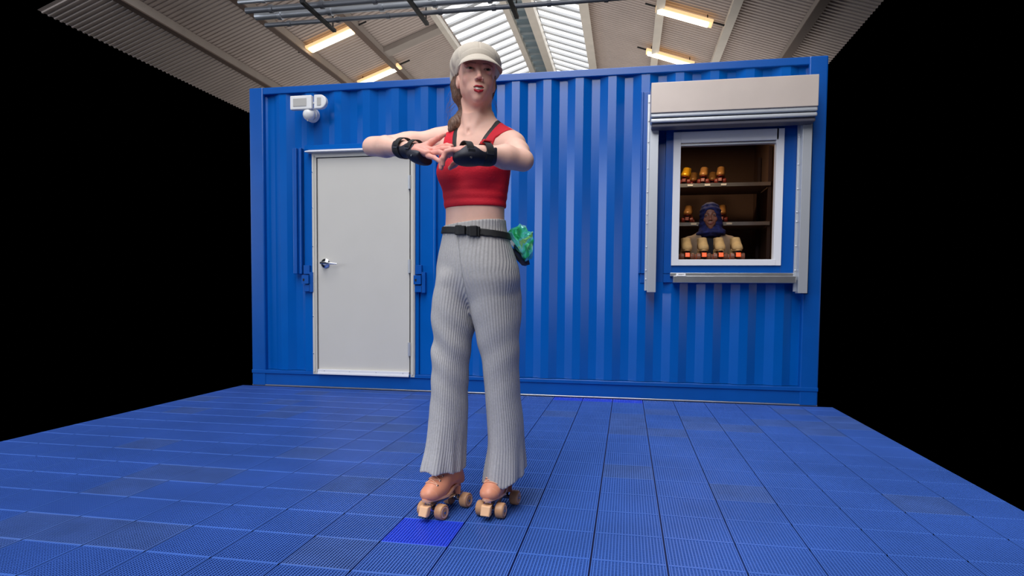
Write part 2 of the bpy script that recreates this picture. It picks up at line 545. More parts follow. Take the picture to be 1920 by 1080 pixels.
def skylight(x0, x1, name):
    b = MB(); b.add([(x0, Y0, roof_z(x0)+.06), (x1, Y0, roof_z(x1)+.06), (x1, Y1, roof_z(x1)+.06), (x0, Y1, roof_z(x0)+.06)], [(0,1,2,3)])
    s = b.build(name, M_SKYL, None)
    tag(s, kind='structure')
    y = Y0
    b = MB()
    while y < Y1:
        for dy, w, dz in ((0, .035, .0), (.062, .022, -.0), (.105, .03, 0)):
            ang = []
            b.add([(x0, y+dy, roof_z(x0)-.01), (x1, y+dy, roof_z(x1)-.01), (x1, y+dy+w, roof_z(x1)-.01), (x0, y+dy+w, roof_z(x0)-.01),
                   (x0, y+dy, roof_z(x0)+.05), (x1, y+dy, roof_z(x1)+.05), (x1, y+dy+w, roof_z(x1)+.05), (x0, y+dy+w, roof_z(x0)+.05)],
                  [(0,3,2,1),(4,5,6,7),(0,1,5,4),(1,2,6,5),(2,3,7,6),(3,0,4,7)])
        y += .5
    b.build('glazing_bars', M_GBAR, s)
    return s
tag(skylight(-4.64, -3.10, 'window_1'), 'left band of white roof glazing beside the ridge', 'skylight')
tag(skylight(-2.42, -1.10, 'window_2'), 'right band of white roof glazing beside the ridge', 'skylight')
b = MB(); b.add([(-3.10, Y0, 8.24), (-2.62, Y0, 8.38), (-2.62, Y1, 8.38), (-3.10, Y1, 8.24)], [(0,1,2,3)])
rg = b.build('window_3', M_SKYB, None); tag(rg, 'narrow blue grey louvred strip along the ridge', 'skylight', kind='structure')
b = MB()
y = Y0
while y < Y1:
    b.box((-3.1, y, 8.10), (-2.6, y+.16, 8.28)); y += .52
b.build('louvre', mat('louvre', (150, 160, 165), rough=.5), rg)
def purlin(x, w, h, m, name, zc=0):
    b = MB(); z = roof_z(x) - .03 + zc
    b.box((x-w/2, Y0, z-h), (x+w/2, Y1, z)); b.box((x-w/2-.03, Y0, z-h-.012), (x+w/2+.03, Y1, z-h+.012), 1)
    o = b.build(name, [m, M_FLANGE if m is M_BEAM else m]); tag(o, kind='structure'); return o
n = 1
for x, w, h, m, lab in ((-3.10, .10, .22, M_BEAMW, 'grey beam between the left roof glazing and the ridge strip'), (-2.50, .16, .30, M_BEAMW, 'thick pale beam running under the ridge'),
                 (-4.66, .09, .16, M_BEAMW, 'pale edge beam on the left side of the left roof glazing'), (-6.242, .09, .20, M_BEAM, 'brown grey beam between the two left roof bays'),
                 (-7.52, .09, .20, M_BEAM, 'brown grey beam behind the left hall lamps'), (-8.9, .09, .20, M_BEAM, 'outermost beam of the left roof slope'),
                 (-1.099, .16, .20, M_BEAMW, 'grey edge beam on the right side of the right roof glazing'), (.594, .12, .18, M_BEAMW, 'pale beam left of the right hall lamps'),
                 (1.989, .12, .18, M_BEAMW, 'pale beam right of the right hall lamps'), (3.3, .12, .18, M_BEAM, 'outermost beam of the right roof slope')):
    tag(purlin(x, w, h, m, 'trim_%d' % n), lab, 'beam'); n += 1
# rafter strips down the left slope
def rafter(x0, x1, y, w, m, lab):
    global n
    b = MB(); vs = []
    for dz in (-.16, -.03):
        for xx, yy in ((x0, y), (x1, y), (x1, y+w), (x0, y+w)):
            vs.append((xx, yy, roof_z(xx) + dz))
    b.add(vs, [(0,3,2,1),(4,5,6,7),(0,1,5,4),(1,2,6,5),(2,3,7,6),(3,0,4,7)])
    tag(b.build('trim_%d' % n, m), lab, 'beam', kind='structure'); n += 1
rafter(-6.2, -4.7, 7.7, .3, M_BEAM, 'cross strip high on the left roof slope near the pipes')
rafter(-6.2, -4.7, 10.7, .35, M_BEAM, 'wide cross strip on the left roof slope beside the skater’s cap')

# strip lamps under the roof
def strip_lamp(c, slope, label, arm=1):
    L, w = 1.25, .31
    t = empty('strip_lamp', c, label, 'lamp', 'strip lamps under the hall roof')
    M = Matrix.Translation(c) @ Matrix.Rotation(-math.atan(slope), 4, 'Y')
    b = MB(); b.box((-L/2, -w/2, -.02), (L/2, w/2, .05), M=M); b.build('housing', M_LAMPB, t, bevel=.015)
    b = MB(); b.box((-L/2+.05, -w/2+.05, -.05), (L/2-.08, w/2-.05, -.02), M=M); b.build('diffuser', M_TUBE, t, bevel=.01)
    b = MB()
    for s in (-1, 1):
        p = M @ Vector((s*L/2*.8, 0, .05)); b.cyl(p, (p.x, p.y, roof_z(p.x)-.01), .012, n=6)
    b.cyl(M @ Vector((-L/2-.25, 0, .05)), M @ Vector((L/2+.3, 0, .05)), .02, n=6)
    b.build('hanger', M_BLACK, t)
    return t
strip_lamp((-6.87, 9.15, 6.73), .35, 'lit strip lamp on the left roof slope, the nearer and larger one')
strip_lamp((-6.72, 11.75, 6.76), .35, 'lit strip lamp on the left roof slope, half hidden by the container edge')
strip_lamp((1.09, 9.38, 6.78), -.35, 'lit strip lamp on the right roof slope, whole in view')
strip_lamp((.96, 11.95, 6.82), -.35, 'lit strip lamp on the right roof slope, cut off by the container edge')

# conduits
def conduit(y, z, r, x0, x1, label, m=None, sag=0.0):
    pts = [(x0 + (x1-x0)*k/16, y, z - sag*math.sin(PI*k/16)) for k in range(17)]
    b = MB(); b.tube(pts, r, 10)
    for k in range(1, 16, 2): b.cyl((pts[k][0]-.03, y, pts[k][2]), (pts[k][0]+.03, y, pts[k][2]), r*1.35, n=10)
    o = b.build('conduit', m or M_PIPE, origin=(pts[0]), smooth=50)
    return tag(o, label, 'pipe', 'conduits hung along the top')
conduit(4.70, 5.20, .035, -5.9, .9, 'grey conduit under the roof, lowest and longest of the bundle')
conduit(4.42, 5.225, .060, -5.9, .9, 'thick pale conduit under the roof, above the lowest one', M_ALU)
conduit(4.15, 5.20, .045, -5.9, .9, 'thick grey conduit under the roof, third from below')
conduit(3.95, 5.24, .030, -5.9, .9, 'thin conduit under the roof, topmost of the bundle', M_ALU)
for x, lab in ((-4.78, 'dark hanger bracket holding the conduits near the left edge'), (-3.2, 'dark hanger bracket holding the conduits above the left roof glazing'), (-1.75, 'dark hanger bracket holding the conduits over the ridge')):
    b = MB(); b.box((x-.03, 3.80, 5.09), (x+.03, 4.90, 5.135));  b.cyl((x, 3.9, 5.12), (x, 3.9, 6.9), .012, n=6); b.cyl((x, 4.84, 5.12), (x, 4.84, 6.9), .012, n=6)
    tag(b.build('hanger_bracket', M_BLACK, origin=(x, 4.3, 5.1)), lab, 'bracket', 'conduit brackets')

# ------------------------------------------------------------------ implicit surface modelling (distance fields -> surface nets)
def _smin(a, b, k):
    if k <= 0: return np.minimum(a, b)
    h = np.clip(0.5 + 0.5 * (b - a) / k, 0, 1)
    return b + (a - b) * h - k * h * (1 - h)
def _smax(a, b, k):
    return -_smin(-a, -b, k)

class Prim:
    def __init__(s, fn, lo, hi, op='u', k=0.01):
        s.fn, s.lo, s.hi, s.op, s.k = fn, np.array(lo, float), np.array(hi, float), op, k

def ell(c, r, R=None, op='u', k=0.01):
    c = np.array(c, float); r = np.array(r, float)
    Rm = np.eye(3) if R is None else np.array(R)            # columns = local axes
    def fn(x, y, z):
        X, Y, Z = x - c[0], y - c[1], z - c[2]
        a = (X*Rm[0,0] + Y*Rm[1,0] + Z*Rm[2,0]); b = (X*Rm[0,1] + Y*Rm[1,1] + Z*Rm[2,1]); d = (X*Rm[0,2] + Y*Rm[1,2] + Z*Rm[2,2])
        k0 = np.sqrt((a/r[0])**2 + (b/r[1])**2 + (d/r[2])**2) + 1e-9
        k1 = np.sqrt((a/r[0]**2)**2 + (b/r[1]**2)**2 + (d/r[2]**2)**2) + 1e-9
        return k0 * (k0 - 1) / k1
    m = r.max()
    return Prim(fn, c - m, c + m, op, k)

def cap(a, b, ra, rb, op='u', k=0.01, flat=None):
    """tapered capsule; flat=(axis vector, factor) squashes it along an axis"""
    a = np.array(a, float); b = np.array(b, float)
    d = b - a; L2 = float(d @ d) + 1e-12
    def fn(x, y, z):
        X, Y, Z = x - a[0], y - a[1], z - a[2]
        t = np.clip((X*d[0] + Y*d[1] + Z*d[2]) / L2, 0, 1)
        X = X - t*d[0]; Y = Y - t*d[1]; Z = Z - t*d[2]
        if flat is not None:
            n, f = flat
            q = (X*n[0] + Y*n[1] + Z*n[2]) * (1/f - 1)
            X = X + q*n[0]; Y = Y + q*n[1]; Z = Z + q*n[2]
        return np.sqrt(X*X + Y*Y + Z*Z) - (ra + (rb - ra) * t)
    m = max(ra, rb)
    return Prim(fn, np.minimum(a, b) - m, np.maximum(a, b) + m, op, k)

def boxp(c, h, R=None, r=0.004, op='u', k=0.004):
    c = np.array(c, float); h = np.array(h, float)
    Rm = np.eye(3) if R is None else np.array(R)
    def fn(x, y, z):
        X, Y, Z = x - c[0], y - c[1], z - c[2]
        q = []
        for i in range(3):
            q.append(np.abs(X*Rm[0,i] + Y*Rm[1,i] + Z*Rm[2,i]) - (h[i] - r))
        o = np.sqrt(np.maximum(q[0], 0)**2 + np.maximum(q[1], 0)**2 + np.maximum(q[2], 0)**2)
        return o + np.minimum(np.maximum(q[0], np.maximum(q[1], q[2])), 0) - r
    m = np.linalg.norm(h)
    return Prim(fn, c - m, c + m, op, k)

def loft(rows, op='u', k=0.01, power=2.0, fold=None):
    """rows: (z, cx, cy, a, b, yaw) elliptical sections stacked along z"""
    rows = np.array(sorted(rows), float)
    def fn(x, y, z):
        cx, cy, a, b, yaw = (_cub(rows, i, z) for i in range(1, 6))
        X, Y = x - cx, y - cy
        c, s = np.cos(yaw), np.sin(yaw)
        u = X*c + Y*s; v = -X*s + Y*c
        e = (np.abs(u/a)**power + np.abs(v/b)**power)**(1/power) + 1e-9
        g2 = np.sqrt((u/a**2)**2 + (v/b**2)**2) / np.sqrt((u/a)**2 + (v/b)**2 + 1e-12) + 1e-9
        d = (e - 1) / g2
        if fold is not None: d = d + fold(x, y, z)
        d = np.maximum(d, np.maximum(rows[0, 0] - z, z - rows[-1, 0]))
        return d
    m = max(rows[:, 3].max(), rows[:, 4].max()) + .01
    return Prim(fn, (rows[:,1].min() - m, rows[:,2].min() - m, rows[0,0]), (rows[:,1].max() + m, rows[:,2].max() + m, rows[-1,0]), op, k)

def _cub(rows, i, z):
    """Catmull-Rom interpolation of a section column along z"""
    zz = rows[:, 0]; vv = rows[:, i]
    n = len(zz)
    t = np.clip(z, zz[0], zz[-1])
    j = np.clip(np.searchsorted(zz, t, side='right') - 1, 0, n - 2)
    m = np.gradient(vv, zz) if n > 2 else np.full(n, (vv[1]-vv[0])/(zz[1]-zz[0]))
    h = zz[j+1] - zz[j]
    s = (t - zz[j]) / h
    return (2*s**3 - 3*s**2 + 1)*vv[j] + (s**3 - 2*s**2 + s)*h*m[j] + (-2*s**3 + 3*s**2)*vv[j+1] + (s**3 - s**2)*h*m[j+1]

def field(prims, X, Y, Z, pad=0.03):
    D = np.full((len(X), len(Y), len(Z)), 0.5, np.float32)
    for p in prims:
        e = pad + p.k
        i0, i1 = np.searchsorted(X, p.lo[0] - e), np.searchsorted(X, p.hi[0] + e)
        j0, j1 = np.searchsorted(Y, p.lo[1] - e), np.searchsorted(Y, p.hi[1] + e)
        k0, k1 = np.searchsorted(Z, p.lo[2] - e), np.searchsorted(Z, p.hi[2] + e)
        if p.op == 'i': i0, i1, j0, j1, k0, k1 = 0, len(X), 0, len(Y), 0, len(Z)
        if i1 <= i0 or j1 <= j0 or k1 <= k0: continue
        v = p.fn(X[i0:i1, None, None], Y[None, j0:j1, None], Z[None, None, k0:k1])
        v = np.broadcast_to(v, (i1-i0, j1-j0, k1-k0)).astype(np.float32)
        S = D[i0:i1, j0:j1, k0:k1]
        if p.op == 'u': D[i0:i1, j0:j1, k0:k1] = _smin(S, v, p.k)
        elif p.op == 's': D[i0:i1, j0:j1, k0:k1] = _smax(S, -v, p.k)
        elif p.op == 'i': D[i0:i1, j0:j1, k0:k1] = _smax(S, v, p.k)
    return D

def sdf_at(prims, P):
    P = np.atleast_2d(P)
    D = np.full(len(P), .5)
    for p in prims:
        v = p.fn(P[:, 0], P[:, 1], P[:, 2])
        D = _smin(D, v, p.k) if p.op == 'u' else (_smax(D, -v, p.k) if p.op == 's' else _smax(D, v, p.k))
    return D

def nets(prims, lo, hi, h, post=None):
    X = np.arange(lo[0], hi[0] + h, h); Y = np.arange(lo[1], hi[1] + h, h); Z = np.arange(lo[2], hi[2] + h, h)
    D = field(prims, X, Y, Z)
    if post is not None: D = post(D, X[:, None, None], Y[None, :, None], Z[None, None, :])
    I = D < 0
    nx, ny, nz = D.shape
    cnt = np.zeros((nx-1, ny-1, nz-1), np.int8)
    for a in (0, 1):
        for b in (0, 1):
            for c in (0, 1):
                cnt += I[a:nx-1+a, b:ny-1+b, c:nz-1+c]
    act = (cnt > 0) & (cnt < 8)
    idx = -np.ones(act.shape, np.int64)
    ci = np.argwhere(act)
    idx[act] = np.arange(len(ci))
    acc = np.zeros((len(ci), 3)); num = np.zeros(len(ci))
    corners = [(a, b, c) for a in (0, 1) for b in (0, 1) for c in (0, 1)]
    vals = {c: D[ci[:,0]+c[0], ci[:,1]+c[1], ci[:,2]+c[2]] for c in corners}
    for c in corners:
        for ax in range(3):
            if c[ax] == 0:
                d = list(c); d[ax] = 1; d = tuple(d)
                va, vb = vals[c], vals[d]
                m = (va < 0) != (vb < 0)
                t = np.where(m, va / np.where(m, va - vb, 1), 0)
                p = np.tile(np.array(c, float), (len(ci), 1))
                p[:, ax] += t
                acc += p * m[:, None]; num += m
    V = ci + acc / num[:, None]
    V = V * h + np.array([X[0], Y[0], Z[0]])
    F = []
    for ax in range(3):
        sl0 = [slice(None)]*3; sl1 = [slice(None)]*3
        sl0[ax] = slice(0, -1); sl1[ax] = slice(1, None)
        A, B = I[tuple(sl0)], I[tuple(sl1)]
        m = A != B
        e = np.argwhere(m)
        u, w = [(1, 2), (2, 0), (0, 1)][ax]
        ok = (e[:, u] > 0) & (e[:, w] > 0) & (e[:, u] < act.shape[u]) & (e[:, w] < act.shape[w])
        e = e[ok]
        ins = A[e[:,0], e[:,1], e[:,2]]
        q = []
        for du, dw in ((0, 0), (-1, 0), (-1, -1), (0, -1)):
            g = e.copy(); g[:, u] += du; g[:, w] += dw
            q.append(idx[g[:,0], g[:,1], g[:,2]])
        q = np.stack(q, 1)
        q[~ins] = q[~ins][:, ::-1]
        F.append(q)
    F = np.concatenate(F)
    F = F[(F >= 0).all(1)]
    return V, F

def relax(V, F, n=1, f=0.5):
    """Laplacian polish"""
    for _ in range(n):
        S = np.zeros_like(V); C = np.zeros(len(V))
        for a, b in ((0, 1), (1, 2), (2, 3), (3, 0)):
            np.add.at(S, F[:, a], V[F[:, b]]); np.add.at(C, F[:, a], 1)
            np.add.at(S, F[:, b], V[F[:, a]]); np.add.at(C, F[:, b], 1)
        V = V + f * (S / np.maximum(C, 1)[:, None] - V)
    return V

def mesh_obj(name, V, F, mats, parent=None, origin=None, colors=None, mi=None, uv=None):
    if not isinstance(mats, (list, tuple)): mats = [mats]
    org = np.array(origin if origin is not None else (parent_loc(parent) if parent else (0, 0, 0)), float)
    me = bpy.data.meshes.new(name)
    me.vertices.add(len(V)); me.vertices.foreach_set('co', (V - org).astype(np.float32).ravel())
    F = np.asarray(F)
    me.loops.add(F.size); me.loops.foreach_set('vertex_index', F.astype(np.int32).ravel())
    me.polygons.add(len(F)); me.polygons.foreach_set('loop_start', np.arange(0, F.size, F.shape[1], dtype=np.int32))
    me.polygons.foreach_set('loop_total', np.full(len(F), F.shape[1], dtype=np.int32))
    me.update(calc_edges=True); me.validate()
    me.shade_smooth()
    for m in mats: me.materials.append(m)
    if mi is not None: me.polygons.foreach_set('material_index', np.asarray(mi, dtype=np.int32))
    if colors is not None:
        at = me.color_attributes.new('tint', 'FLOAT_COLOR', 'POINT')
        at.data.foreach_set('color', np.asarray(colors, np.float32).ravel())
    if uv is not None:
        at = me.attributes.new('rib', 'FLOAT', 'POINT')
        at.data.foreach_set('value', np.asarray(uv, np.float32).ravel())
    o = bpy.data.objects.new(name, me)
    COL.objects.link(o)
    if parent:
        o.parent = parent
        o.location = Vector(org) - Vector(parent_loc(parent))
    else:
        o.location = Vector(org)
    return o

def bounds(prims, pad=.006):
    lo = np.min([p.lo for p in prims if p.op == 'u'], 0) - pad
    hi = np.max([p.hi for p in prims if p.op == 'u'], 0) + pad
    return lo, hi

def sdf_obj(name, prims, h, mats, parent=None, post=None, lo=None, hi=None, n=1, **kw):
    b0, b1 = bounds(prims)
    lo = b0 if lo is None else np.array(lo); hi = b1 if hi is None else np.array(hi)
    V, F = nets(prims, lo, hi, h, post)
    V = relax(V, F, n)
    return mesh_obj(name, V, F, mats, parent, **kw)

class Frame:
    """local axes: X = the figure's left, Y = forward, Z = up; maps to world"""
    def __init__(s, o, yaw, pitch=0, roll=0, scale=1.0):
        # yaw: heading measured from -y towards +x
        f = Vector((math.sin(yaw), -math.cos(yaw), 0)); u = Vector((0, 0, 1)); l = Vector((math.cos(yaw), math.sin(yaw), 0))
        f2 = f * math.cos(pitch) + u * math.sin(pitch); u2 = u * math.cos(pitch) - f * math.sin(pitch)
        l3 = l * math.cos(roll) + u2 * math.sin(roll); u3 = u2 * math.cos(roll) - l * math.sin(roll)
        s.R = np.array([l3, f2, u3]).T           # columns
        s.o = np.array(o, float); s.s = scale
    def __call__(s, *p):
        p = p[0] if len(p) == 1 else p
        return s.o + s.R @ (np.array(p, float) * s.s)
    def local(s, V):
        return (V - s.o) @ s.R / s.s

# ------------------------------------------------------------------ people: shared head
def head_prims(H, smile=True):
    """prims of a head in frame H (X = own left, Y = forward, Z = up, origin between the ears at eye level)"""
    R = H.R; s = H.s
    P = []
    def E(c, r, op='u', k=.012): P.append(ell(H(c), [q*s for q in r], R, op, k*s))
    def C(a, b, ra, rb, op='u', k=.006): P.append(cap(H(a), H(b), ra*s, rb*s, op, k*s))
    E((0, -.012, .035), (.071, .092, .083))
    E((0, .022, -.018), (.0540, .064, .068), k=.02)
    E((0, .032, -.060), (.0355, .050, .046), k=.025)
    E((0, .066, -.097), (.0165, .017, .016), k=.02)
    E((0, .040, .040), (.057, .045, .045), k=.02)
    for q in (-1, 1):
        E((q*.034, .054, -.028), (.0175, .017, .017), k=.018)
        E((q*.042, .000, -.042), (.013, .028, .026), k=.02)
    # mouth mound, brows
    E((0, .066, -.068), (.032, .025 if smile else .022, .022), k=.016)
    for q in (-1, 1):
        C((q*.012, .084, .013), (q*.044, .071, .015), .006, .005, k=.01)
        E((q*.031, .098, .001), (.016, .016, .009), 's', .012)
        E((q*.031, .0715, 0), (.0145, .0145, .0135), k=.004)
        E((q*.031, .0865, -.0005), (.0122, .010, .0036), 's', .0012)
    C((0, .081, .006), (0, .1005, -.032), .0058, .0068, k=.010)
    E((0, .1025, -.036), (.0082, .0085, .0076), k=.005)
    for q in (-1, 1):
        E((q*.0108, .094, -.040), (.0060, .0088, .0060), k=.005)
    for q in (-1, 1):
        C((q*.0060, .1025, -.047), (q*.0066, .096, -.040), .0028, .0020, 's', .0015)
    if smile:
        for q in (-1, 1):
            C((q*.0205, .0815, -.0655), (0, .094, -.0735), .0026, .0060, 's', .002)
        for q in (-1, 1):
            C((q*.0245, .0775, -.0620), (q*.0060, .0925, -.0648), .0017, .0021, k=.003)
            C((q*.0060, .0925, -.0648), (0, .0925, -.0655), .0022, .0020, k=.0025)
            C((q*.0240, .0775, -.0630), (q*.0120, .0890, -.0785), .0012, .0024, k=.0025)
            C((q*.0120, .0890, -.0785), (0, .0915, -.0835), .0026, .0040, k=.0025)
    else:
        for q in (-1, 1):
            C((q*.0260, .0800, -.0590), (q*.0120, .0880, -.0645), .0012, .0026, k=.003)
            C((q*.0120, .0880, -.0645), (0, .0905, -.0660), .0026, .0032, k=.003)
            C((q*.0255, .0795, -.0600), (q*.0120, .0875, -.0705), .0012, .0034, k=.003)
            C((q*.0120, .0875, -.0705), (0, .0898, -.0738), .0034, .0040, k=.003)
    for q in (-1, 1):
        E((q*.0640, -.006, -.014), (.0095, .015, .026), k=.005)
        E((q*.0730, -.002, -.012), (.0045, .008, .013), 's', .004)
    return P

def seg_dist(P, a, b):
    a = np.array(a, float); b = np.array(b, float); d = b - a
    t = np.clip(((P - a) @ d) / (d @ d), 0, 1)
    return np.linalg.norm(P - a - t[:, None]*d, axis=1)

def sstep(x, a, b):
    t = np.clip((x - a) / (b - a), 0, 1)
    return t*t*(3 - 2*t)

def face_tint(L, skin, lip, brow, lash, smile=True):
    """L: vertex positions in head frame; returns RGBA linear colours (make-up, brows, lips, mouth interior, painted nostril shade)"""
    c = lambda q: np.array(_rgb(q)[:3])
    col = np.tile(c(skin), (len(L), 1))
    def mix(w, q):
        nonlocal col
        col = col * (1 - w[:, None]) + c(q) * w[:, None]
    front = sstep(L[:, 1], .03, .05)
    for q in (-1, 1):
        d = np.linalg.norm((L - np.array([q*.040, .06, -.030])) / np.array([1, 1, .8]), axis=1)
        mix(.22 * (1 - sstep(d, .010, .028)), (222, 134, 122))
    d = np.linalg.norm(L - np.array([0, .106, -.036]), axis=1)
    mix(.25 * (1 - sstep(d, .004, .016)), (226, 130, 120))
    # brows
    L2 = L.copy(); L2[:, 1] = 0
    for q in (-1, 1):
        d = np.minimum(seg_dist(L2, (q*.014, 0, .0165), (q*.030, 0, .0215)), seg_dist(L2, (q*.030, 0, .0215), (q*.047, 0, .0150)))
        mix(.60 * (1 - sstep(d, .0010, .0034)) * front, brow)
        # lash line and lid crease
        ex = (L[:, 0] - q*.031) / .0135; ez = (L[:, 2] + .0005) / .0042
        r = np.sqrt(ex**2 + ez**2)
        up = sstep(L[:, 2], -.003, .002)
        mix((1 - sstep(np.abs(r - 1.0), .10, .35)) * (.25 + .65*up) * sstep(L[:, 1], .074, .078) * (np.abs(ex) < 1.12), lash)
    # lips
    if smile:
        segs = []
        for q in (-1, 1):
            segs += [((q*.0235, .078, -.062), (q*.006, .0925, -.0648), .0027), ((q*.006, .0925, -.0648), (0, .0925, -.0655), .0026),
                     ((q*.0215, .080, -.066), (q*.012, .089, -.0785), .0020), ((q*.012, .089, -.0785), (0, .0915, -.0835), .0042)]
    else:
        segs = []
        for q in (-1, 1):
            segs += [((q*.026, .080, -.059), (q*.012, .088, -.0645), .0022), ((q*.012, .088, -.0645), (0, .0905, -.066), .0038), ((q*.0255, .0795, -.060), (q*.012, .0875, -.0705), .0026), ((q*.012, .0875, -.0705), (0, .0898, -.0738), .0046)]
    w = np.zeros(len(L))
    for a, b, r in segs:
        w = np.maximum(w, 1 - sstep(seg_dist(L, a, b), r, r + .0016))
    mix(w, lip)
    if smile:
        cav = (np.abs(L[:, 0]) < .021) & (L[:, 1] < .0905 - 14*L[:, 0]**2*1.5) & (L[:, 2] > -.0800) & (L[:, 2] < -.0640) & (L[:, 1] > .06)
        mix(cav.astype(float) * .9, (70, 12, 18))
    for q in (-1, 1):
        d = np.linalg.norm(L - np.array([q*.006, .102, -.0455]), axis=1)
        mix(.7 * (1 - sstep(d, .0022, .0038)), (110, 50, 45))  # shade inside the nostrils, painted into the skin colour
    return np.concatenate([col, np.ones((len(L), 1))], 1)

def eyes(H, parent, iris, s=1.0, look=(0.05, 0.10)):
    for q in (-1, 1):
        c = H(q*.031, .0715, 0)
        d = H.R @ np.array([look[0], 1, look[1]]); d /= np.linalg.norm(d)
        b = MB()
        r = .0128 * H.s
        prof = [(math.cos(PI - PI*k/14)*r, math.sin(PI*k/14)*r) for k in range(15)]
        b.lathe([(t, max(rr, 1e-5)) for t, rr in prof], c, d, 20)
        e = b.build('eye', M_EYEW, parent, smooth=60)
        b = MB()
        b.lathe([(r*.865, .0070*H.s), (r*.945, .0056*H.s), (r*1.0, .0030*H.s), (r*1.012, .0001)], c, d, 18)
        b.build('iris', iris, e, smooth=60)
        b = MB(); b.lathe([(r*.99, .0028*H.s), (r*1.025, .0020*H.s), (r*1.03, .0001)], c, d, 14)
        b.build('pupil', M_PUPIL, e)

M_EYEW = mat('eye_white', (182, 170, 168), rough=.15)
M_PUPIL = mat('pupil', (8, 8, 10), rough=.1)
M_IRIS = mat('iris_grey_green', (62, 70, 66), rough=.2)
M_IRISB = mat('iris_brown', (50, 30, 22), rough=.2)
M_SKIN = mat('skin', (216, 166, 148), rough=.48, spec=.35, sss=.12, attr='tint', noise=.03, nscale=40)
M_SKIND = mat('deep_brown_skin', (120, 76, 60), rough=.45, spec=.4, attr='tint')
M_TEETH = mat('teeth', (222, 206, 196), rough=.25)
M_HAIR = mat('brown_hair', (104, 76, 62), rough=.42, spec=.4, attr=None)
def strands(m):
    nt = m.node_tree; b = nt.nodes['Principled BSDF']
    tc = nt.nodes.new('ShaderNodeTexCoord'); mp = nt.nodes.new('ShaderNodeMapping'); mp.inputs['Scale'].default_value = (420, 420, 14)
    n = nt.nodes.new('ShaderNodeTexNoise'); n.inputs['Scale'].default_value = 1.0; n.inputs['Detail'].default_value = 3
    nt.links.new(tc.outputs['Object'], mp.inputs['Vector']); nt.links.new(mp.outputs['Vector'], n.inputs['Vector'])
    bp = nt.nodes.new('ShaderNodeBump'); bp.inputs['Strength'].default_value = .8; bp.inputs['Distance'].default_value = .002
    nt.links.new(n.outputs['Fac'], bp.inputs['Height']); nt.links.new(bp.outputs['Normal'], b.inputs['Normal'])
    r = nt.nodes.new('ShaderNodeValToRGB'); r.color_ramp.elements[0].position = .35; r.color_ramp.elements[0].color = _rgb((74, 52, 42)); r.color_ramp.elements[1].position = .68; r.color_ramp.elements[1].color = _rgb((138, 106, 88))
    nt.links.new(n.outputs['Fac'], r.inputs['Fac']); nt.links.new(r.outputs['Color'], b.inputs['Base Color'])
strands(M_HAIR)
M_TOP = mat('red_jersey', (206, 4, 38), rough=.75, noise=.05, nscale=25, bump=.15, bscale=160)
M_BRA = mat('black_elastic', (16, 16, 20), rough=.6)
M_CAP = mat('oatmeal_cord', (196, 186, 172), rough=.95, noise=.04, nscale=300, bump=.10, bscale=600)
M_GUARD = mat('wrist_guard_shell', (26, 28, 44), rough=.6, spec=.5)
M_STRAP = mat('black_strap', (26, 27, 30), rough=.7)
M_REDTAB = mat('red_tab', (210, 40, 55), rough=.5)
M_LEATH = mat('peach_leather', (226, 150, 118), rough=.42, noise=.03, nscale=30)
M_LACE = mat('peach_laces', (232, 172, 142), rough=.7)
M_SOLE = mat('pale_peach_sole', (232, 176, 146), rough=.5)
M_WHEEL = mat('tan_wheel', (202, 152, 112), rough=.4)
M_HUB = mat('pink_hub', (236, 190, 172), rough=.4)
M_STOP = mat('peach_toe_stop', (240, 190, 146), rough=.5)
M_TRUCK = mat('polished_truck', (190, 190, 195), rough=.2, metal=1.0)

# trouser knit: ribs follow the length of each leg
def rib_material():
    m = mat('grey_ribbed_knit', (184, 182, 182), rough=.9, noise=.09, nscale=150)
    nt = m.node_tree
    b = nt.nodes['Principled BSDF']
    a = nt.nodes.new('ShaderNodeAttribute'); a.attribute_name = 'rib'
    s = nt.nodes.new('ShaderNodeMath'); s.operation = 'SINE'
    nt.links.new(a.outputs['Fac'], s.inputs[0])
    bp = nt.nodes.new('ShaderNodeBump'); bp.inputs['Strength'].default_value = .6; bp.inputs['Distance'].default_value = .0014
    nt.links.new(s.outputs[0], bp.inputs['Height']); nt.links.new(bp.outputs['Normal'], b.inputs['Normal'])
    return m
M_KNIT = rib_material()

def irid():
    m = mat('iridescent_foil', (60, 210, 170), rough=.25, metal=.1, coat=.8)
    nt = m.node_tree; b = nt.nodes['Principled BSDF']
    tc = nt.nodes.new('ShaderNodeTexCoord'); n = nt.nodes.new('ShaderNodeTexNoise'); n.inputs['Scale'].default_value = 14; n.inputs['Distortion'].default_value = 1.2
    nt.links.new(tc.outputs['Object'], n.inputs['Vector'])
    r = nt.nodes.new('ShaderNodeValToRGB'); nt.links.new(n.outputs['Fac'], r.inputs['Fac'])
    cs = [(.30, (60, 170, 120)), (.40, (50, 220, 130)), (.47, (90, 240, 215)), (.55, (130, 235, 255)), (.62, (150, 245, 110)), (.74, (215, 205, 245))]
    r.color_ramp.elements[0].position = cs[0][0]; r.color_ramp.elements[0].color = _rgb(cs[0][1])
    r.color_ramp.elements[1].position = cs[-1][0]; r.color_ramp.elements[1].color = _rgb(cs[-1][1])
    for p, c in cs[1:-1]:
        e = r.color_ramp.elements.new(p); e.color = _rgb(c)
    nt.links.new(r.outputs['Color'], b.inputs['Base Color'])
    return m
M_IRID = irid()

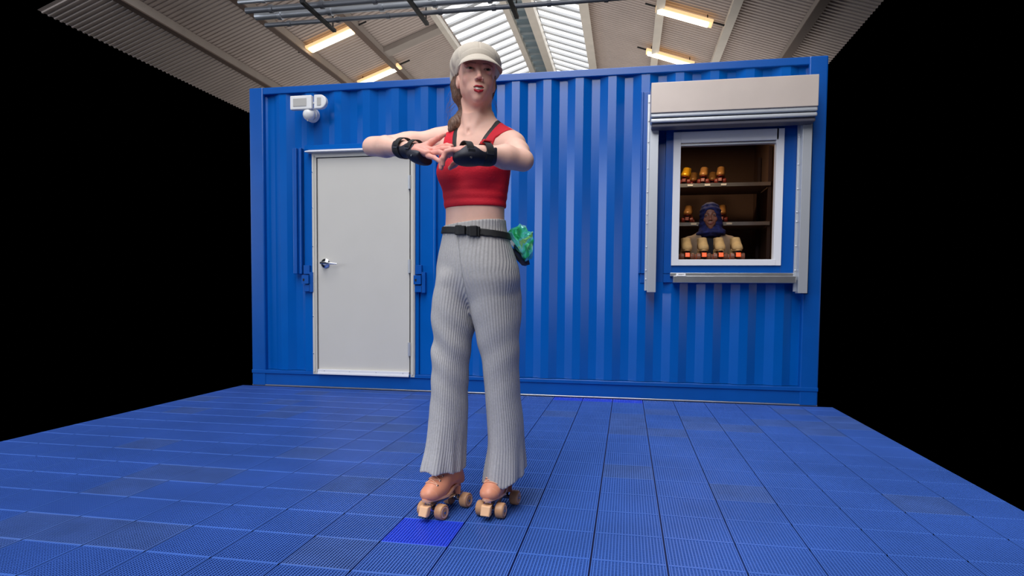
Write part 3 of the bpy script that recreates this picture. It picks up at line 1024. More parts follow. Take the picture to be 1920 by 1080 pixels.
# ------------------------------------------------------------------ roller skate
def skate_boot(Mx, high=.20):
    """boot prims in a frame standing at Mx (Frame): Y forward, Z up from the floor"""
    R = Mx.R; P = []
    E = lambda c, r, k=.015, op='u': P.append(ell(Mx(c), r, R, op, k))
    C = lambda a, b, ra, rb, k=.015, op='u': P.append(cap(Mx(a), Mx(b), ra, rb, op, k))
    E((0, .092, .093), (.037, .040, .031))
    E((0, .055, .100), (.0385, .052, .040))
    C((0, .070, .106), (0, .010, .150), .029, .029, .015)
    C((0, .045, .108), (0, -.030, .130), .033, .035, .02)
    C((0, .020, .135), (0, -.028, .185), .028, .031, .02)
    E((0, -.072, .112), (.034, .036, .040))
    C((0, -.052, .140), (0, -.062, high), .036, .039, .02)
    def cut(x, y, z):
        d = Mx.R[:, 2]
        f = Mx.R[:, 1]
        yl = (x-Mx.o[0])*f[0] + (y-Mx.o[1])*f[1]
        t = np.clip((.035 - yl) / .065, 0, 1); t = t*t*(3-2*t)
        return -((x-Mx.o[0])*d[0] + (y-Mx.o[1])*d[1] + (z-Mx.o[2])*d[2] - .079 - .018*t)
    P.append(Prim(cut, (-9,-9,-9), (9,9,9), 'i', .002))
    if high < .2:                                  # an empty boot: flat open top
        top_ = lambda x, y, z: ((x-Mx.o[0])*Mx.R[0,2] + (y-Mx.o[1])*Mx.R[1,2] + (z-Mx.o[2])*Mx.R[2,2]) - high
        P.append(Prim(top_, (-9,-9,-9), (9,9,9), 'i', .002))
        P.append(cap(Mx(0, -.058, high-.03), Mx(0, -.062, high+.03), .030, .033, 's', .002))
    return P

def build_skate(root, x, y, yaw, mats, label=None, high=.20, h=.003, as_thing=False, z=0.0, detail=True):
    """mats: leather, lace, sole, wheel, hub, stop, truck"""
    Mx = Frame((x, y, z), yaw)
    P = skate_boot(Mx, high)
    V, F = nets(P, *bounds(P), h)
    V = relax(V, F, 1)
    if as_thing:
        t = root
        boot = mesh_obj('boot', V, F, mats[0], t)
        base = t
    else:
        boot = mesh_obj('roller_skate', V, F, mats[0], root, origin=(x, y, z))
        if label: boot['label'] = label
        base = boot
    W_ = lambda *p: Vector(Mx(*p))
    def outline(f, n=28):
        pts = []
        for k in range(n):
            t = 2*PI*k/n
            yy = math.cos(t)
            xx = math.sin(t)
            wy = .134 if yy > 0 else .108
            wid = (.0405 - .011*max(0, min(1, (.25-yy)/.5))) * f
            pts.append((xx*wid * (1 - .12*max(0, -yy)), yy*wy*f*.98, 0))
        return pts
    def slab(name, z0, z1, f, mt, y0=-9, y1=9):
        o = [p for p in outline(f)]
        o = [(p[0], min(max(p[1], y0), y1)) for p in o]
        n = len(o)
        rise = lambda yl: (lambda t: .018*t*t*(3-2*t))(min(max((.035 - yl) / .065, 0), 1))
        vs = [W_(p[0], p[1], z0 + (0 if name == 'heel' else rise(p[1]))) for p in o] + [W_(p[0], p[1], z1 + rise(p[1])) for p in o]
        b = MB(); b.add(vs, [tuple(range(n)), tuple(range(2*n-1, n-1, -1))] + [(i, (i+1) % n, n+(i+1) % n, n+i) for i in range(n)])
        return b.build(name, mt, base, smooth=35)
    slab('sole', .0725, .0815, 1.02, mats[2])
    slab('heel', .059, .0735, .97, mats[0], -9, -.048)
    # plate and trucks
    b = MB()
    def bxl(lo, hi, mi=0):
        vs = [W_(px, py, pz) for px, py, pz in ((lo[0],lo[1],lo[2]),(hi[0],lo[1],lo[2]),(hi[0],hi[1],lo[2]),(lo[0],hi[1],lo[2]),(lo[0],lo[1],hi[2]),(hi[0],lo[1],hi[2]),(hi[0],hi[1],hi[2]),(lo[0],hi[1],hi[2]))]
        b.add(vs, [(0,3,2,1),(4,5,6,7),(0,1,5,4),(1,2,6,5),(2,3,7,6),(3,0,4,7)], mi)
    bxl((-.016, -.100, .052), (.016, .105, .059)); bxl((-.012,-.09,.059),(.012,.11,.0726))
    for yy in (.078, -.085):
        b.cyl(W_(0, yy+.016, .056), W_(0, yy+.004, .034), .010, n=12); b.cyl(W_(0, yy-.012, .055), W_(0, yy-.008, .026), .006, n=10)
        b.cyl(W_(-.020, yy, .029), W_(.020, yy, .029), .0085, n=12); b.cyl(W_(-.052, yy, .029), W_(.052, yy, .029), .0038, n=10)
        b.cyl(W_(0, yy+.012, .045), W_(0, yy+.009, .036), .014, n=14)
    b.build('truck', mats[6], base, smooth=40)
    for yy in (.078, -.085):
        for q in (-1, 1):
            wb = MB()
            x0, x1 = q*.022, q*.053
            d = (x1 - x0)
            prof = [(0, .012), (0, .024), (.004, .0285), (.027, .0285), (.031, .0262), (.0318, .0245), (.0290, .0232), (.0318, .0222)]
            wb.lathe(prof, W_(x0, yy, .0288), Vector(Mx.R @ np.array([q, 0, 0])), 28, 0)
            wb.lathe([(.024, .0215), (.0325, .0210), (.0325, .0165), (.029, .0150), (.029, .0095), (.0315, .009), (.0315, .0001)], W_(x0, yy, .0288), Vector(Mx.R @ np.array([q, 0, 0])), 24, 1)
            wb.lathe([(.029, .0062), (.0335, .006), (.0345, .0035), (.0345, .0001)], W_(x0, yy, .0288), Vector(Mx.R @ np.array([q, 0, 0])), 12, 2)
            wb.build('wheel', [mats[3], mats[4], mats[6]], base, smooth=35)
    b = MB()
    b.cyl(W_(0, .095, .055), W_(0, .120, .043), .007, n=12)
    def stop(zz, hw, hh, y0_): return [W_(sx*hw, y0_ - (zz_ - zz)*.35, zz_) for sx, zz_ in ((-1, zz-hh), (1, zz-hh), (1, zz+hh), (-1, zz+hh))]
    vs = stop(.040, .0150, .0150, .112) + stop(.040, .0185, .0178, .120) + stop(.039, .0185, .0178, .136) + stop(.039, .0160, .0155, .140)
    fs = [(3,2,1,0), (12,13,14,15)] + [(4*r+i, 4*r+(i+1) % 4, 4*r+4+(i+1) % 4, 4*r+4+i) for r in range(3) for i in range(4)]
    b.add(vs, fs, 1)
    b.build('toe_stop', [mats[6], mats[5]], base, smooth=30, bevel=.0025)
    if detail:
        b = MB()
        def on_boot(t, ph, off=0.0):
            """point on the leather: t along the instep, ph around it"""
            A = np.array([0, .062 - .085*t, .098 + .072*t])
            upv = np.array([0, .62, .78]); n_ = upv*math.cos(ph) + np.array([1.0, 0, 0])*math.sin(ph)
            rs = np.linspace(.095, .01, 120)
            pts = np.array([Mx(A + n_*r) for r in rs])
            d = sdf_at(P, pts)
            k = int(np.argmax(d < 0))
            return Vector(Mx(A + n_*(rs[k] + off))), Vector(Mx.R @ n_)
        for k in range(6):
            t = k / 5
            for q in (-1, 1):
                p, n_ = on_boot(t, q*.62, .0002)
                e = MB(); e.lathe([(0, .0040), (.0016, .0040), (.0022, .0026), (.0010, .0020)], p, n_, 12)
                e.build('eyelet', mats[6], base, smooth=60)
            b.tube([on_boot(t, f*.62/4, .0016 + .0012*(1 - abs(f)/4))[0] for f in range(-4, 5)], .0023, 6)
            if k < 5:
                b.tube([on_boot(t + .2*(f+4)/8, f*.62/4, .0030)[0] for f in range(-4, 5)], .0020, 6)
                b.tube([on_boot(t + .2*(4-f)/8, f*.62/4, .0034)[0] for f in range(-4, 5)], .0020, 6)
        b.build('laces', mats[1], base, smooth=60)
        # seam between toe cap and quarters
        b = MB(); b.tube([on_boot(-.22 + .10*(f/6)**2*-1, f*1.25/6, -.0004)[0] for f in range(-6, 7)], .0012, 6); b.build('toe_seam', mats[2], base)
    return boot

# ------------------------------------------------------------------ the skater
PX, PY = -.555, -2.83
skater = empty('person', (PX, PY, 0), 'woman on peach roller skates in red crop top, grey trousers and pale cap', 'person')
TY, PYAW = math.radians(-15), math.radians(-24)
H = Frame((-.5500, -2.862, 1.6025), math.radians(20), math.radians(5), math.radians(-2))

torso_rows = [(.84, -.552, -2.83, .120, .080, PYAW), (.92, -.552, -2.83, .146, .098, PYAW), (1.00, -.557, -2.83, .132, .090, PYAW), (1.07, -.560, -2.83, .1195, .083, PYAW*.95),
              (1.13, -.560, -2.83, .1155, .082, PYAW*.85), (1.20, -.560, -2.83, .121, .087, TY), (1.27, -.560, -2.83, .131, .091, TY), (1.33, -.560, -2.83, .136, .088, TY),
              (1.375, -.560, -2.83, .137, .076, TY), (1.41, -.560, -2.83, .118, .060, TY), (1.435, -.558, -2.83, .080, .050, TY), (1.47, -.556, -2.835, .048, .045, TY)]
TF = Frame((-.560, -2.83, 0), TY)
def torso_prims(off=0.0):
    rows = [(z, x, y, a+off, b+off, w) for z, x, y, a, b, w in torso_rows]
    P = [loft(rows, power=2.2)]
    for q in (-1, 1):
        P.append(ell(TF(q*.060, .062, 1.268), (.055+off, .046+off, .050+off), TF.R, 'u', .035))
        P.append(ell(TF(q*.068, .030, 1.35), (.060+off, .040+off, .050+off), TF.R, 'u', .03))
    return P
SHR, SHL = (-.702, -2.795, 1.400), (-.418, -2.865, 1.358)
ELR, WRR = (-.944, -2.868, 1.376), (-.736, -3.000, 1.326)
ELL_, WRL = (-.340, -3.085, 1.262), (-.494, -3.215, 1.262)
def arm_prims(off=0.0):
    P = []
    def mid(a, b, t, d=(0,0,0)): return tuple(a[i] + (b[i]-a[i])*t + d[i] for i in range(3))
    for S, E_, Wr, q in ((SHR, ELR, WRR, -1), (SHL, ELL_, WRL, 1)):
        P.append(ell(S, (.050, .050, .046), None, 'u', .035))
        P.append(cap(mid(S, E_, -.25, (0, 0, .004)), mid(S, E_, .5, (0, 0, -.003)), .040, .041, 'u', .03))
        P.append(cap(mid(S, E_, .45, (0, 0, -.003)), E_, .041, .030, 'u', .02))
        P.append(cap(mid(E_, S, -.03, (0, 0, -.006)), mid(E_, Wr, .32), .0315, .0400, 'u', .02))
        P.append(cap(mid(E_, Wr, .32), Wr, .0400, .0245, 'u', .012, flat=((0, 0, 1), .88)))
    return P
NECK = [cap((-.553, -2.828, 1.40), (-.545, -2.832, 1.530), .048, .0445, 'u', .03),
        cap((-.575, -2.885, 1.405), (-.600, -2.85, 1.53), .009, .010, 'u', .015), cap((-.562, -2.888, 1.403), (-.505, -2.865, 1.53), .009, .010, 'u', .015),
        cap((-.580, -2.878, 1.400), (-.665, -2.838, 1.414), .009, .008, 'u', .015), cap((-.560, -2.882, 1.398), (-.455, -2.890, 1.388), .009, .008, 'u', .015),
        ell((-.5695, -2.896, 1.409), (.005, .006, .008), None, 's', .014),
        cap((-.535, -2.835, 1.47), (-.455, -2.858, 1.402), .026, .026, 'u', .04), cap((-.570, -2.815, 1.475), (-.650, -2.80, 1.420), .022, .028, 'u', .04)]

# hands: palm and five jointed fingers each
def chain(pts, rs, k=.003):
    return [cap(a, b, ra, rb, 'u', k) for a, b, ra, rb in zip(pts, pts[1:], rs, rs[1:])]
def hand_right():
    P = [cap(WRR, (-.712, -3.020, 1.318), .0235, .026, 'u', .01, flat=((0, 0, 1), .8)),
         cap((-.712, -3.008, 1.322), (-.662, -3.035, 1.311), .024, .019, 'u', .012, flat=((0, .25, .97), .62)),
         cap((-.715, -3.035, 1.312), (-.668, -3.062, 1.294), .022, .018, 'u', .012, flat=((0, .25, .97), .62)),
         cap((-.712, -2.995, 1.328), (-.690, -3.010, 1.333), .018, .014, 'u', .012)]
    P += chain([(-.664, -3.022, 1.318), (-.628, -3.040, 1.322), (-.604, -3.056, 1.322), (-.584, -3.070, 1.316)], [.0098, .0088, .0080, .0068])
    P += chain([(-.658, -3.040, 1.307), (-.618, -3.062, 1.310), (-.592, -3.078, 1.306), (-.572, -3.090, 1.297)], [.0100, .0090, .0082, .0070])
    P += chain([(-.660, -3.056, 1.297), (-.624, -3.080, 1.295), (-.600, -3.094, 1.286), (-.584, -3.102, 1.276)], [.0095, .0086, .0078, .0068])
    P += chain([(-.666, -3.070, 1.286), (-.638, -3.092, 1.275), (-.620, -3.104, 1.263), (-.606, -3.110, 1.252)], [.0088, .0078, .0070, .0060])
    P += chain([(-.698, -3.008, 1.330), (-.672, -3.008, 1.346), (-.646, -3.014, 1.358), (-.624, -3.022, 1.366)], [.0145, .0110, .0092, .0072], .006)
    return P
def hand_left():
    g = lambda p: (-.532 + (p[0]+.548)*(.74 if p[0] < -.548 else 1.0), p[1], p[2])
    P = [cap(WRL, (-.512, -3.222, 1.260), .0235, .025, 'u', .01, flat=((0, 0, 1), .8)),
         cap((-.510, -3.236, 1.260), (-.532, -3.236, 1.262), .020, .016, 'u', .012, flat=((.25, 0, .97), .6)),
         cap((-.514, -3.208, 1.260), (-.532, -3.205, 1.256), .020, .016, 'u', .012, flat=((.25, 0, .97), .6)),
         cap((-.508, -3.190, 1.258), (-.530, -3.180, 1.252), .017, .013, 'u', .012)]
    P += chain([g(p) for p in ((-.548, -3.246, 1.262), (-.574, -3.252, 1.256), (-.586, -3.254, 1.236), (-.588, -3.250, 1.218))], [.0092, .0084, .0076, .0064])   # little finger, nearest
    P += chain([g(p) for p in ((-.552, -3.230, 1.263), (-.584, -3.234, 1.257), (-.599, -3.236, 1.233), (-.602, -3.232, 1.212))], [.0098, .0090, .0082, .0068])
    P += chain([g(p) for p in ((-.552, -3.213, 1.262), (-.588, -3.214, 1.262), (-.607, -3.216, 1.240), (-.612, -3.212, 1.217))], [.0100, .0092, .0084, .0070])
    P += chain([g(p) for p in ((-.550, -3.196, 1.260), (-.584, -3.190, 1.266), (-.606, -3.188, 1.252), (-.618, -3.186, 1.234))], [.0098, .0090, .0082, .0068])
    P += chain([g(p) for p in ((-.520, -3.184, 1.254), (-.548, -3.172, 1.244), (-.570, -3.168, 1.234), (-.588, -3.168, 1.224))], [.0140, .0108, .0092, .0072], .006)
    return P
LEGS = []
for (hx, hy), (kx, ky), (ax, ay) in (((-.635, -2.80), (-.650, -2.855), (-.640, -2.800)), ((-.465, -2.84), (-.455, -2.84), (-.455, -2.738))):
    LEGS += [cap((hx, hy, .86), (kx, ky, .52), .070, .048, 'u', .03), cap((kx, ky, .52), (ax, ay, .17), .047, .030, 'u', .02)]

def build_body():
    tp, ap, hp = torso_prims(), arm_prims(), head_prims(H)
    parts = []
    up = [p for p in tp + NECK[:5] + ap + NECK[5:]]
    parts.append(nets(up, (-1.02, -3.27, .975), (-.27, -2.68, 1.472), .003))
    parts.append(nets(hp + tp[:1] + NECK, (-.645, -2.99, 1.468), (-.45, -2.74, 1.735), .0014))
    for hprims in (hand_right(), hand_left()):
        parts.append(nets(hprims, *bounds(hprims), .0016))
    parts.append(nets([tp[0]] + LEGS, (-.75, -2.98, .14), (-.36, -2.70, .98), .006))
    Vs, Fs, o = [], [], 0
    for i, (V, F) in enumerate(parts):
        V = relax(V, F, 2 if i == 0 else 1, .5 if i != 1 else .3)
        Vs.append(V); Fs.append(F + o); o += len(V)
    V = np.concatenate(Vs); F = np.concatenate(Fs)
    Lc = H.local(V)
    tint = face_tint(Lc, (230, 180, 162), (168, 24, 44), (112, 82, 68), (62, 40, 36))
    # only the head block carries make-up; hands are pinker
    n0 = len(Vs[0]); n1 = n0 + len(Vs[1])
    base = np.array(_rgb((234, 188, 170))); hand = np.array(_rgb((228, 160, 146)))
    col = np.tile(base, (len(V), 1))
    zf = sstep(V[:, 2], 1.46, 1.50)[:, None]
    col[n0:n1] = tint[n0:n1] * zf[n0:n1] + base * (1 - zf[n0:n1])
    col[n1:n1 + len(Vs[2]) + len(Vs[3])] = hand
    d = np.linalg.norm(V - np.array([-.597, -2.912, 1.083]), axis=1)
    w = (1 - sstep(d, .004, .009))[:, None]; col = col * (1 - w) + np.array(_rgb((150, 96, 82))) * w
    return mesh_obj('body', V, F, M_SKIN, skater, colors=col)
build_body()
eyes(H, skater, M_IRIS, look=(.10, .10))
# teeth: curved upper row
b = MB()
vs, fs = [], []
N_ = 14
for i in range(N_ + 1):
    x = -.0175 + .035*i/N_
    y = .0895 - 26*x*x
    zt, zb_ = -.0665 + 8*x*x*.9, -.0752 + 12*x*x
    for zz in (zt, zb_): vs.append(H(x, y, zz))
    for zz in (zt, zb_): vs.append(H(x, y - .004, zz))
for i in range(N_):
    a = 4*i
    fs += [(a, a+4, a+5, a+1), (a+2, a+3, a+7, a+6), (a+1, a+5, a+7, a+3)]
b.add(vs, fs); b.build('teeth', M_TEETH, skater)

# hair: close to the skull under the cap, gathered low and lying on her right shoulder
def hair():
    P = []
    R = H.R
    P.append(ell(H(0, -.020, .030), (.0765, .092, .088), R))
    def front(x, y, z):
        d = R[:, 1]; u = R[:, 2]
        yy = (x-H.o[0])*d[0] + (y-H.o[1])*d[1] + (z-H.o[2])*d[2]
        zz = (x-H.o[0])*u[0] + (y-H.o[1])*u[1] + (z-H.o[2])*u[2]
        return yy - np.clip(.012 + .9*(zz - .01), -.02, .045)
    P.append(Prim(front, (-9,-9,-9), (9,9,9), 'i', .004))
    for a, bb, ra, rb in (((-.620, -2.835, 1.625), (-.627, -2.832, 1.590), .014, .022), ((-.627, -2.832, 1.590), (-.618, -2.825, 1.552), .022, .024), ((-.618, -2.825, 1.552), (-.600, -2.815, 1.520), .024, .020),
                          ((-.600, -2.815, 1.520), (-.592, -2.805, 1.495), .019, .014), (H(.066, -.022, -.02), H(.040, -.062, -.085), .010, .020), (H(0, -.085, -.02), H(-.015, -.070, -.10), .03, .026),
                          ((-.592, -2.805, 1.495), (-.612, -2.820, 1.470), .014, .024), ((-.612, -2.820, 1.470), (-.632, -2.845, 1.445), .024, .024), ((-.632, -2.845, 1.445), (-.644, -2.858, 1.425), .022, .010)):
        P.append(cap(a, bb, ra, rb, 'u', .026))
    def post(D, X, Y, Z):
        g = np.sin(420*(X*.8 + Y*.6 + .25*Z)) * .0006 + np.sin(900*(X*.6 - Y*.7) + Z*90) * .0003
        return D + g.astype(np.float32)
    V, F = nets(P, (-.70, -2.96, 1.385), (-.455, -2.73, 1.715), .002, post)
    o = mesh_obj('hair', V, F, M_HAIR, skater)
    # flyaway strands
    b = MB()
    rnd = random.Random(5)
    for k in range(26):
        a = Vector(H(-.070 + rnd.uniform(-.004, .004), -.03 + rnd.uniform(-.02, .02), -.02 - .1*rnd.random()))
        pts = [a, a + Vector((-.012 - .02*rnd.random(), .005, -.02)), a + Vector((-.014 - .028*rnd.random(), .0, -.05 - .03*rnd.random()))]
        b.tube(pts, [.0003, .00025, .0001], 4)
    for k in range(10):
        a = Vector(H(.062, -.01, -.05 - .03*rnd.random()))
        b.tube([a, a + Vector((.012, 0, -.02)), a + Vector((.014 + .01*rnd.random(), 0, -.055))], [.0003, .00025, .0001], 4)
    b.build('loose_strands', M_HAIR, o)['kind'] = 'stuff'
hair()

# flat cap with soft crown, band and short brim
def cap_hat():
    R = H.R; s = H
    def plane(off, sgn):
        def fn(x, y, z):
            l = np.array(R)
            X, Y, Z = x-H.o[0], y-H.o[1], z-H.o[2]
            yy = X*l[0,1] + Y*l[1,1] + Z*l[2,1]; zz = X*l[0,2] + Y*l[1,2] + Z*l[2,2]; xx = X*l[0,0] + Y*l[1,0] + Z*l[2,0]
            zb = .042 + (yy - .075)*.50 + off
            return (zb - zz) * sgn
        return Prim(fn, (-9,-9,-9), (9,9,9), 'i', .006)
    P1 = [ell(H(0, -.018, .060), (.089, .101, .070), R, 'u', .01), ell(H(0, -.045, .065), (.087, .085, .062), R, 'u', .03), ell(H(-.012, -.070, .020), (.074, .050, .055), R, 'u', .03), plane(.012, 1)]
    def post(D, X, Y, Z):
        x_ = (X-H.o[0])*R[0,0] + (Y-H.o[1])*R[1,0] + (Z-H.o[2])*R[2,0]
        y_ = (X-H.o[0])*R[0,1] + (Y-H.o[1])*R[1,1] + (Z-H.o[2])*R[2,1]
        z_ = (X-H.o[0])*R[0,2] + (Y-H.o[1])*R[1,2] + (Z-H.o[2])*R[2,2]
        th = np.arctan2(x_, y_ + .02)
        seam = np.exp(-((np.mod(th*8/(2*PI) + .5, 1) - .5)/.022)**2) * .0022
        puff = .0018*np.sin(th*13 + 40*z_) * np.clip((.10 - z_)*14, 0, 1)
        return (D + seam + puff).astype(np.float32)
    V, F = nets(P1, (-.665, -2.995, 1.50), (-.44, -2.72, 1.76), .002, post)
    V = relax(V, F, 1)
    c = mesh_obj('cap', V, F, M_CAP, skater)
    P2 = [ell(H(0, -.010, .050), (.0825, .0990, .085), R, 'u', .01), plane(0, 1), plane(.030, -1)]
    V, F = nets(P2, (-.665, -2.995, 1.50), (-.44, -2.72, 1.76), .002)
    mesh_obj('cap_band', V, F, M_CAP, c)
    # brim
    vs, fs = [], []
    nu, nv = 32, 8
    for layer in (0, 1):
        for i in range(nu + 1):
            th = math.radians(-50 + 112*i/nu)
            a, bq = .081, .096
            ix, iy = math.sin(th)*a, math.cos(th)*bq - .008
            L_ = .048 * max(math.cos((th-.105)*1.55), 0.0)**.5 + .001
            for j in range(nv + 1):
                t = j / nv
                xx = ix + math.sin(th*.92)*L_*t; yy = iy + math.cos(th*.92)*L_*t
                zb = .047 + (iy - .075)*.42
                zz = zb - .040*t**1.1*math.cos(th)**.7 - layer*.0045
                vs.append(H(xx, yy, zz))
    M1 = (nu+1)*(nv+1)
    g = lambda i, j, l: l*M1 + i*(nv+1) + j
    for i in range(nu):
        for j in range(nv):
            fs.append((g(i,j,0), g(i,j+1,0), g(i+1,j+1,0), g(i+1,j,0))); fs.append((g(i,j,1), g(i+1,j,1), g(i+1,j+1,1), g(i,j+1,1)))
        fs.append((g(i,nv,0), g(i,nv,1), g(i+1,nv,1), g(i+1,nv,0))); fs.append((g(i,0,0), g(i+1,0,0), g(i+1,0,1), g(i,0,1)))
    for j in range(nv):
        fs.append((g(0,j,0), g(0,j,1), g(0,j+1,1), g(0,j+1,0))); fs.append((g(nu,j,0), g(nu,j+1,0), g(nu,j+1,1), g(nu,j,1)))
    b = MB(); b.add(vs, fs); b.build('brim', M_CAP, c, smooth=50)
cap_hat()

# red crop top and the black straps under it
def cloth_prims(off, inner, outer, zlo, zhi, wide=False):
    P = torso_prims(off)
    for a_, b_ in (((-.535, -2.835, 1.47), (-.455, -2.858, 1.402)), ((-.570, -2.815, 1.475), (-.650, -2.80, 1.420))):
        P.append(cap(a_, b_, .026+off, .026+off, 'u', .04))
    for S, E_ in ((SHR, ELR), (SHL, ELL_)):
        P.append(ell(S, (.050+off, .050+off, .046+off), None, 'u', .035))
    R = TF.R
    zi = np.array([q[0] for q in inner]); vi = np.array([q[1] for q in inner]); zo = np.array([q[0] for q in outer]); vo = np.array([q[1] for q in outer])
    def reg(x, y, z):
        us = (x-TF.o[0])*R[0,0] + (y-TF.o[1])*R[1,0] - .010
        u = np.abs(us)
        i_ = np.interp(z, zi, vi); o_ = np.interp(z, zo, vo)
        i_ = i_ + np.where(us > 0, np.interp(z, [1.31, 1.34, 1.42], [0, .008, .024]), 0*z)
        if wide:
            o_ = np.where(us > 0, np.interp(z, [1.0, 1.27, 1.30, 1.325, 1.350, 1.375, 1.392, 1.410], [.5, .5, .150, .108, .098, .104, .124, .150]), o_ - np.interp(z, [1.33, 1.36], [0, .008]))
        elif off < .004: o_ = o_ + np.where(us > 0, np.interp(z, [1.31, 1.34, 1.42], [0, .008, .024]), 0*z)
        g = np.maximum(i_ - u, u - o_)
        return np.maximum(g, np.maximum(zlo + .012*np.sin(6*u)*0 - z, z - zhi))
    P.append(Prim(reg, (-9,-9,-9), (9,9,9), 'i', .0015))
    return P
def fold_post(D, X, Y, Z):
    w = .0013*np.sin(Z*210 + 8*X)*np.clip((1.24 - Z)*9, 0, 1) + .0012*np.sin(Z*150 - 22*X)*np.clip((Z-1.2)*8, 0, 1)*np.clip((1.30 - Z)*12, 0, 1)
    return (D + w).astype(np.float32)
top = sdf_obj('crop_top', cloth_prims(.0045, [(1.0, -1), (1.300, -1), (1.306, .030), (1.325, .050), (1.40, .066), (1.46, .078)], [(1.0, .5), (1.270, .5), (1.30, .155), (1.33, .122), (1.37, .112), (1.46, .120)], 1.139, 1.47, True),
              .0025, M_TOP, skater, post=fold_post, lo=(-.75, -3.0, 1.12), hi=(-.36, -2.68, 1.48), n=1)
sdf_obj('bra_straps', cloth_prims(.0032, [(1.0, 9), (1.300, 9), (1.306, .018), (1.325, .037), (1.40, .051), (1.46, .062)], [(1.0, .5), (1.30, .045), (1.325, .053), (1.40, .069), (1.46, .081)], 1.30, 1.47),
        .002, M_BRA, skater, lo=(-.75, -3.0, 1.28), hi=(-.36, -2.68, 1.48), n=1)

# trousers
YR, YL = math.radians(-19), math.radians(-9)
pelvis_rows = [(.765, -.556, -2.83, .045, .035, PYAW), (.79, -.552, -2.83, .090, .060, PYAW), (.82, -.549, -2.83, .135, .088, PYAW), (.86, -.548, -2.83, .166, .108, PYAW), (.91, -.550, -2.83, .168, .116, PYAW), (.96, -.554, -2.83, .155, .112, PYAW),
               (1.02, -.558, -2.83, .137, .099, PYAW), (1.06, -.560, -2.83, .127, .092, PYAW), (1.105, -.560, -2.83, .122, .088, PYAW)]
leg_r = [(.125, -.676, -2.850, .070, .108, YR), (.155, -.674, -2.850, .069, .106, YR), (.25, -.664, -2.842, .065, .094, YR), (.345, -.657, -2.838, .065, .086, YR), (.45, -.652, -2.838, .0625, .080, YR), (.56, -.648, -2.842, .0655, .076, YR),
         (.65, -.640, -2.840, .070, .080, YR), (.76, -.634, -2.828, .077, .100, PYAW), (.84, -.624, -2.820, .073, .106, PYAW), (.90, -.612, -2.820, .062, .098, PYAW), (.94, -.61, -2.815, .045, .06, PYAW)]
leg_l = [(.105, -.448, -2.783, .0760, .112, YL), (.155, -.445, -2.783, .074, .108, YL), (.25, -.441, -2.790, .065, .094, YL), (.345, -.444, -2.800, .065, .086, YL), (.45, -.452, -2.815, .063, .080, YL), (.56, -.457, -2.830, .0665, .078, YL),
         (.65, -.466, -2.840, .076, .084, YL), (.76, -.474, -2.842, .086, .102, PYAW), (.84, -.480, -2.840, .085, .108, PYAW), (.90, -.490, -2.836, .070, .098, PYAW), (.94, -.49, -2.82, .05, .06, PYAW)]
def trousers():
    def foldR(x, y, z):
        return (.0036*np.sin(55*(z + .9*x) ) * np.clip((z-.35)*4, 0, 1) * np.clip((.80-z)*6, 0, 1) + .004*np.sin(9*np.arctan2(y+2.85, x+.67))*np.clip((.34-z)*6, 0, 1) + .003*np.sin(z*38 + x*60)*np.exp(-((z-.58)/.07)**2))
    def foldL(x, y, z):
        return (.0022*np.sin(48*(z - .7*x)) * np.clip((z-.4)*4, 0, 1) * np.clip((.78-z)*6, 0, 1) + .004*np.sin(8*np.arctan2(y+2.78, x+.44) + 1)*np.clip((.30-z)*6, 0, 1))
    P = [loft(leg_r, k=.01, power=2.2, fold=foldR), loft(leg_l, k=.006, power=2.2, fold=foldL), loft(pelvis_rows, k=.03, power=2.2)]
    for sx, cx, cy in ((-1, -.615, -2.79), (1, -.478, -2.76)):
        P.append(ell((cx, cy, .865), (.070, .072, .080), None, 'u', .03))
    def post(D, X, Y, Z):
        # hollow towards the hems, uneven hem edge
        w = .0095
        inner = D + w
        hol = np.clip((.30 - Z)/.05, 0, 1)
        D2 = np.where(Z < .32, np.maximum(D, -(inner) - (1-hol)*.05), D)
        hem = .130 + .004*np.sin(X*95) + .003*np.sin(Y*130 + 1)
        hemL = .132 + .20*(X + .44) + .035*np.clip((Y + 2.80)*8, -.6, 1) + .004*np.sin(X*120) + .003*np.sin(Y*90)
        hemR = .158 + .06*np.clip(-(X+.60), 0, .2) + .004*np.sin(X*95)
        hem = np.where(X > -.56, hemL, hemR)
        D2 = np.maximum(D2, hem - Z)
        return np.maximum(D2, Z - (1.083 + .085*np.clip(X+.58, -.08, .14))).astype(np.float32)
    V, F = nets(P, (-.80, -2.99, .085), (-.33, -2.64, 1.115), .0042, post)
    V = relax(V, F, 1)
    # rib coordinate: arc around the axis of the nearer leg
    def axis(rows, z):
        r = np.array(rows)
        return np.interp(z, r[:,0], r[:,1]), np.interp(z, r[:,0], r[:,2])
    def theta(rows):
        cx, cy = axis(rows, V[:, 2])
        return np.arctan2(V[:, 0] - cx, -(V[:, 1] - cy))     # 0 in front, seam at the back
    tr, tl = theta(leg_r), theta(leg_l)
    side = V[:, 0] < np.interp(V[:, 2], [.80, 1.06], [-.563, -.605])
    rib = np.where(side, tr, tl) * 58
    return mesh_obj('trousers', V, F, M_KNIT, skater, uv=rib)
trousers()

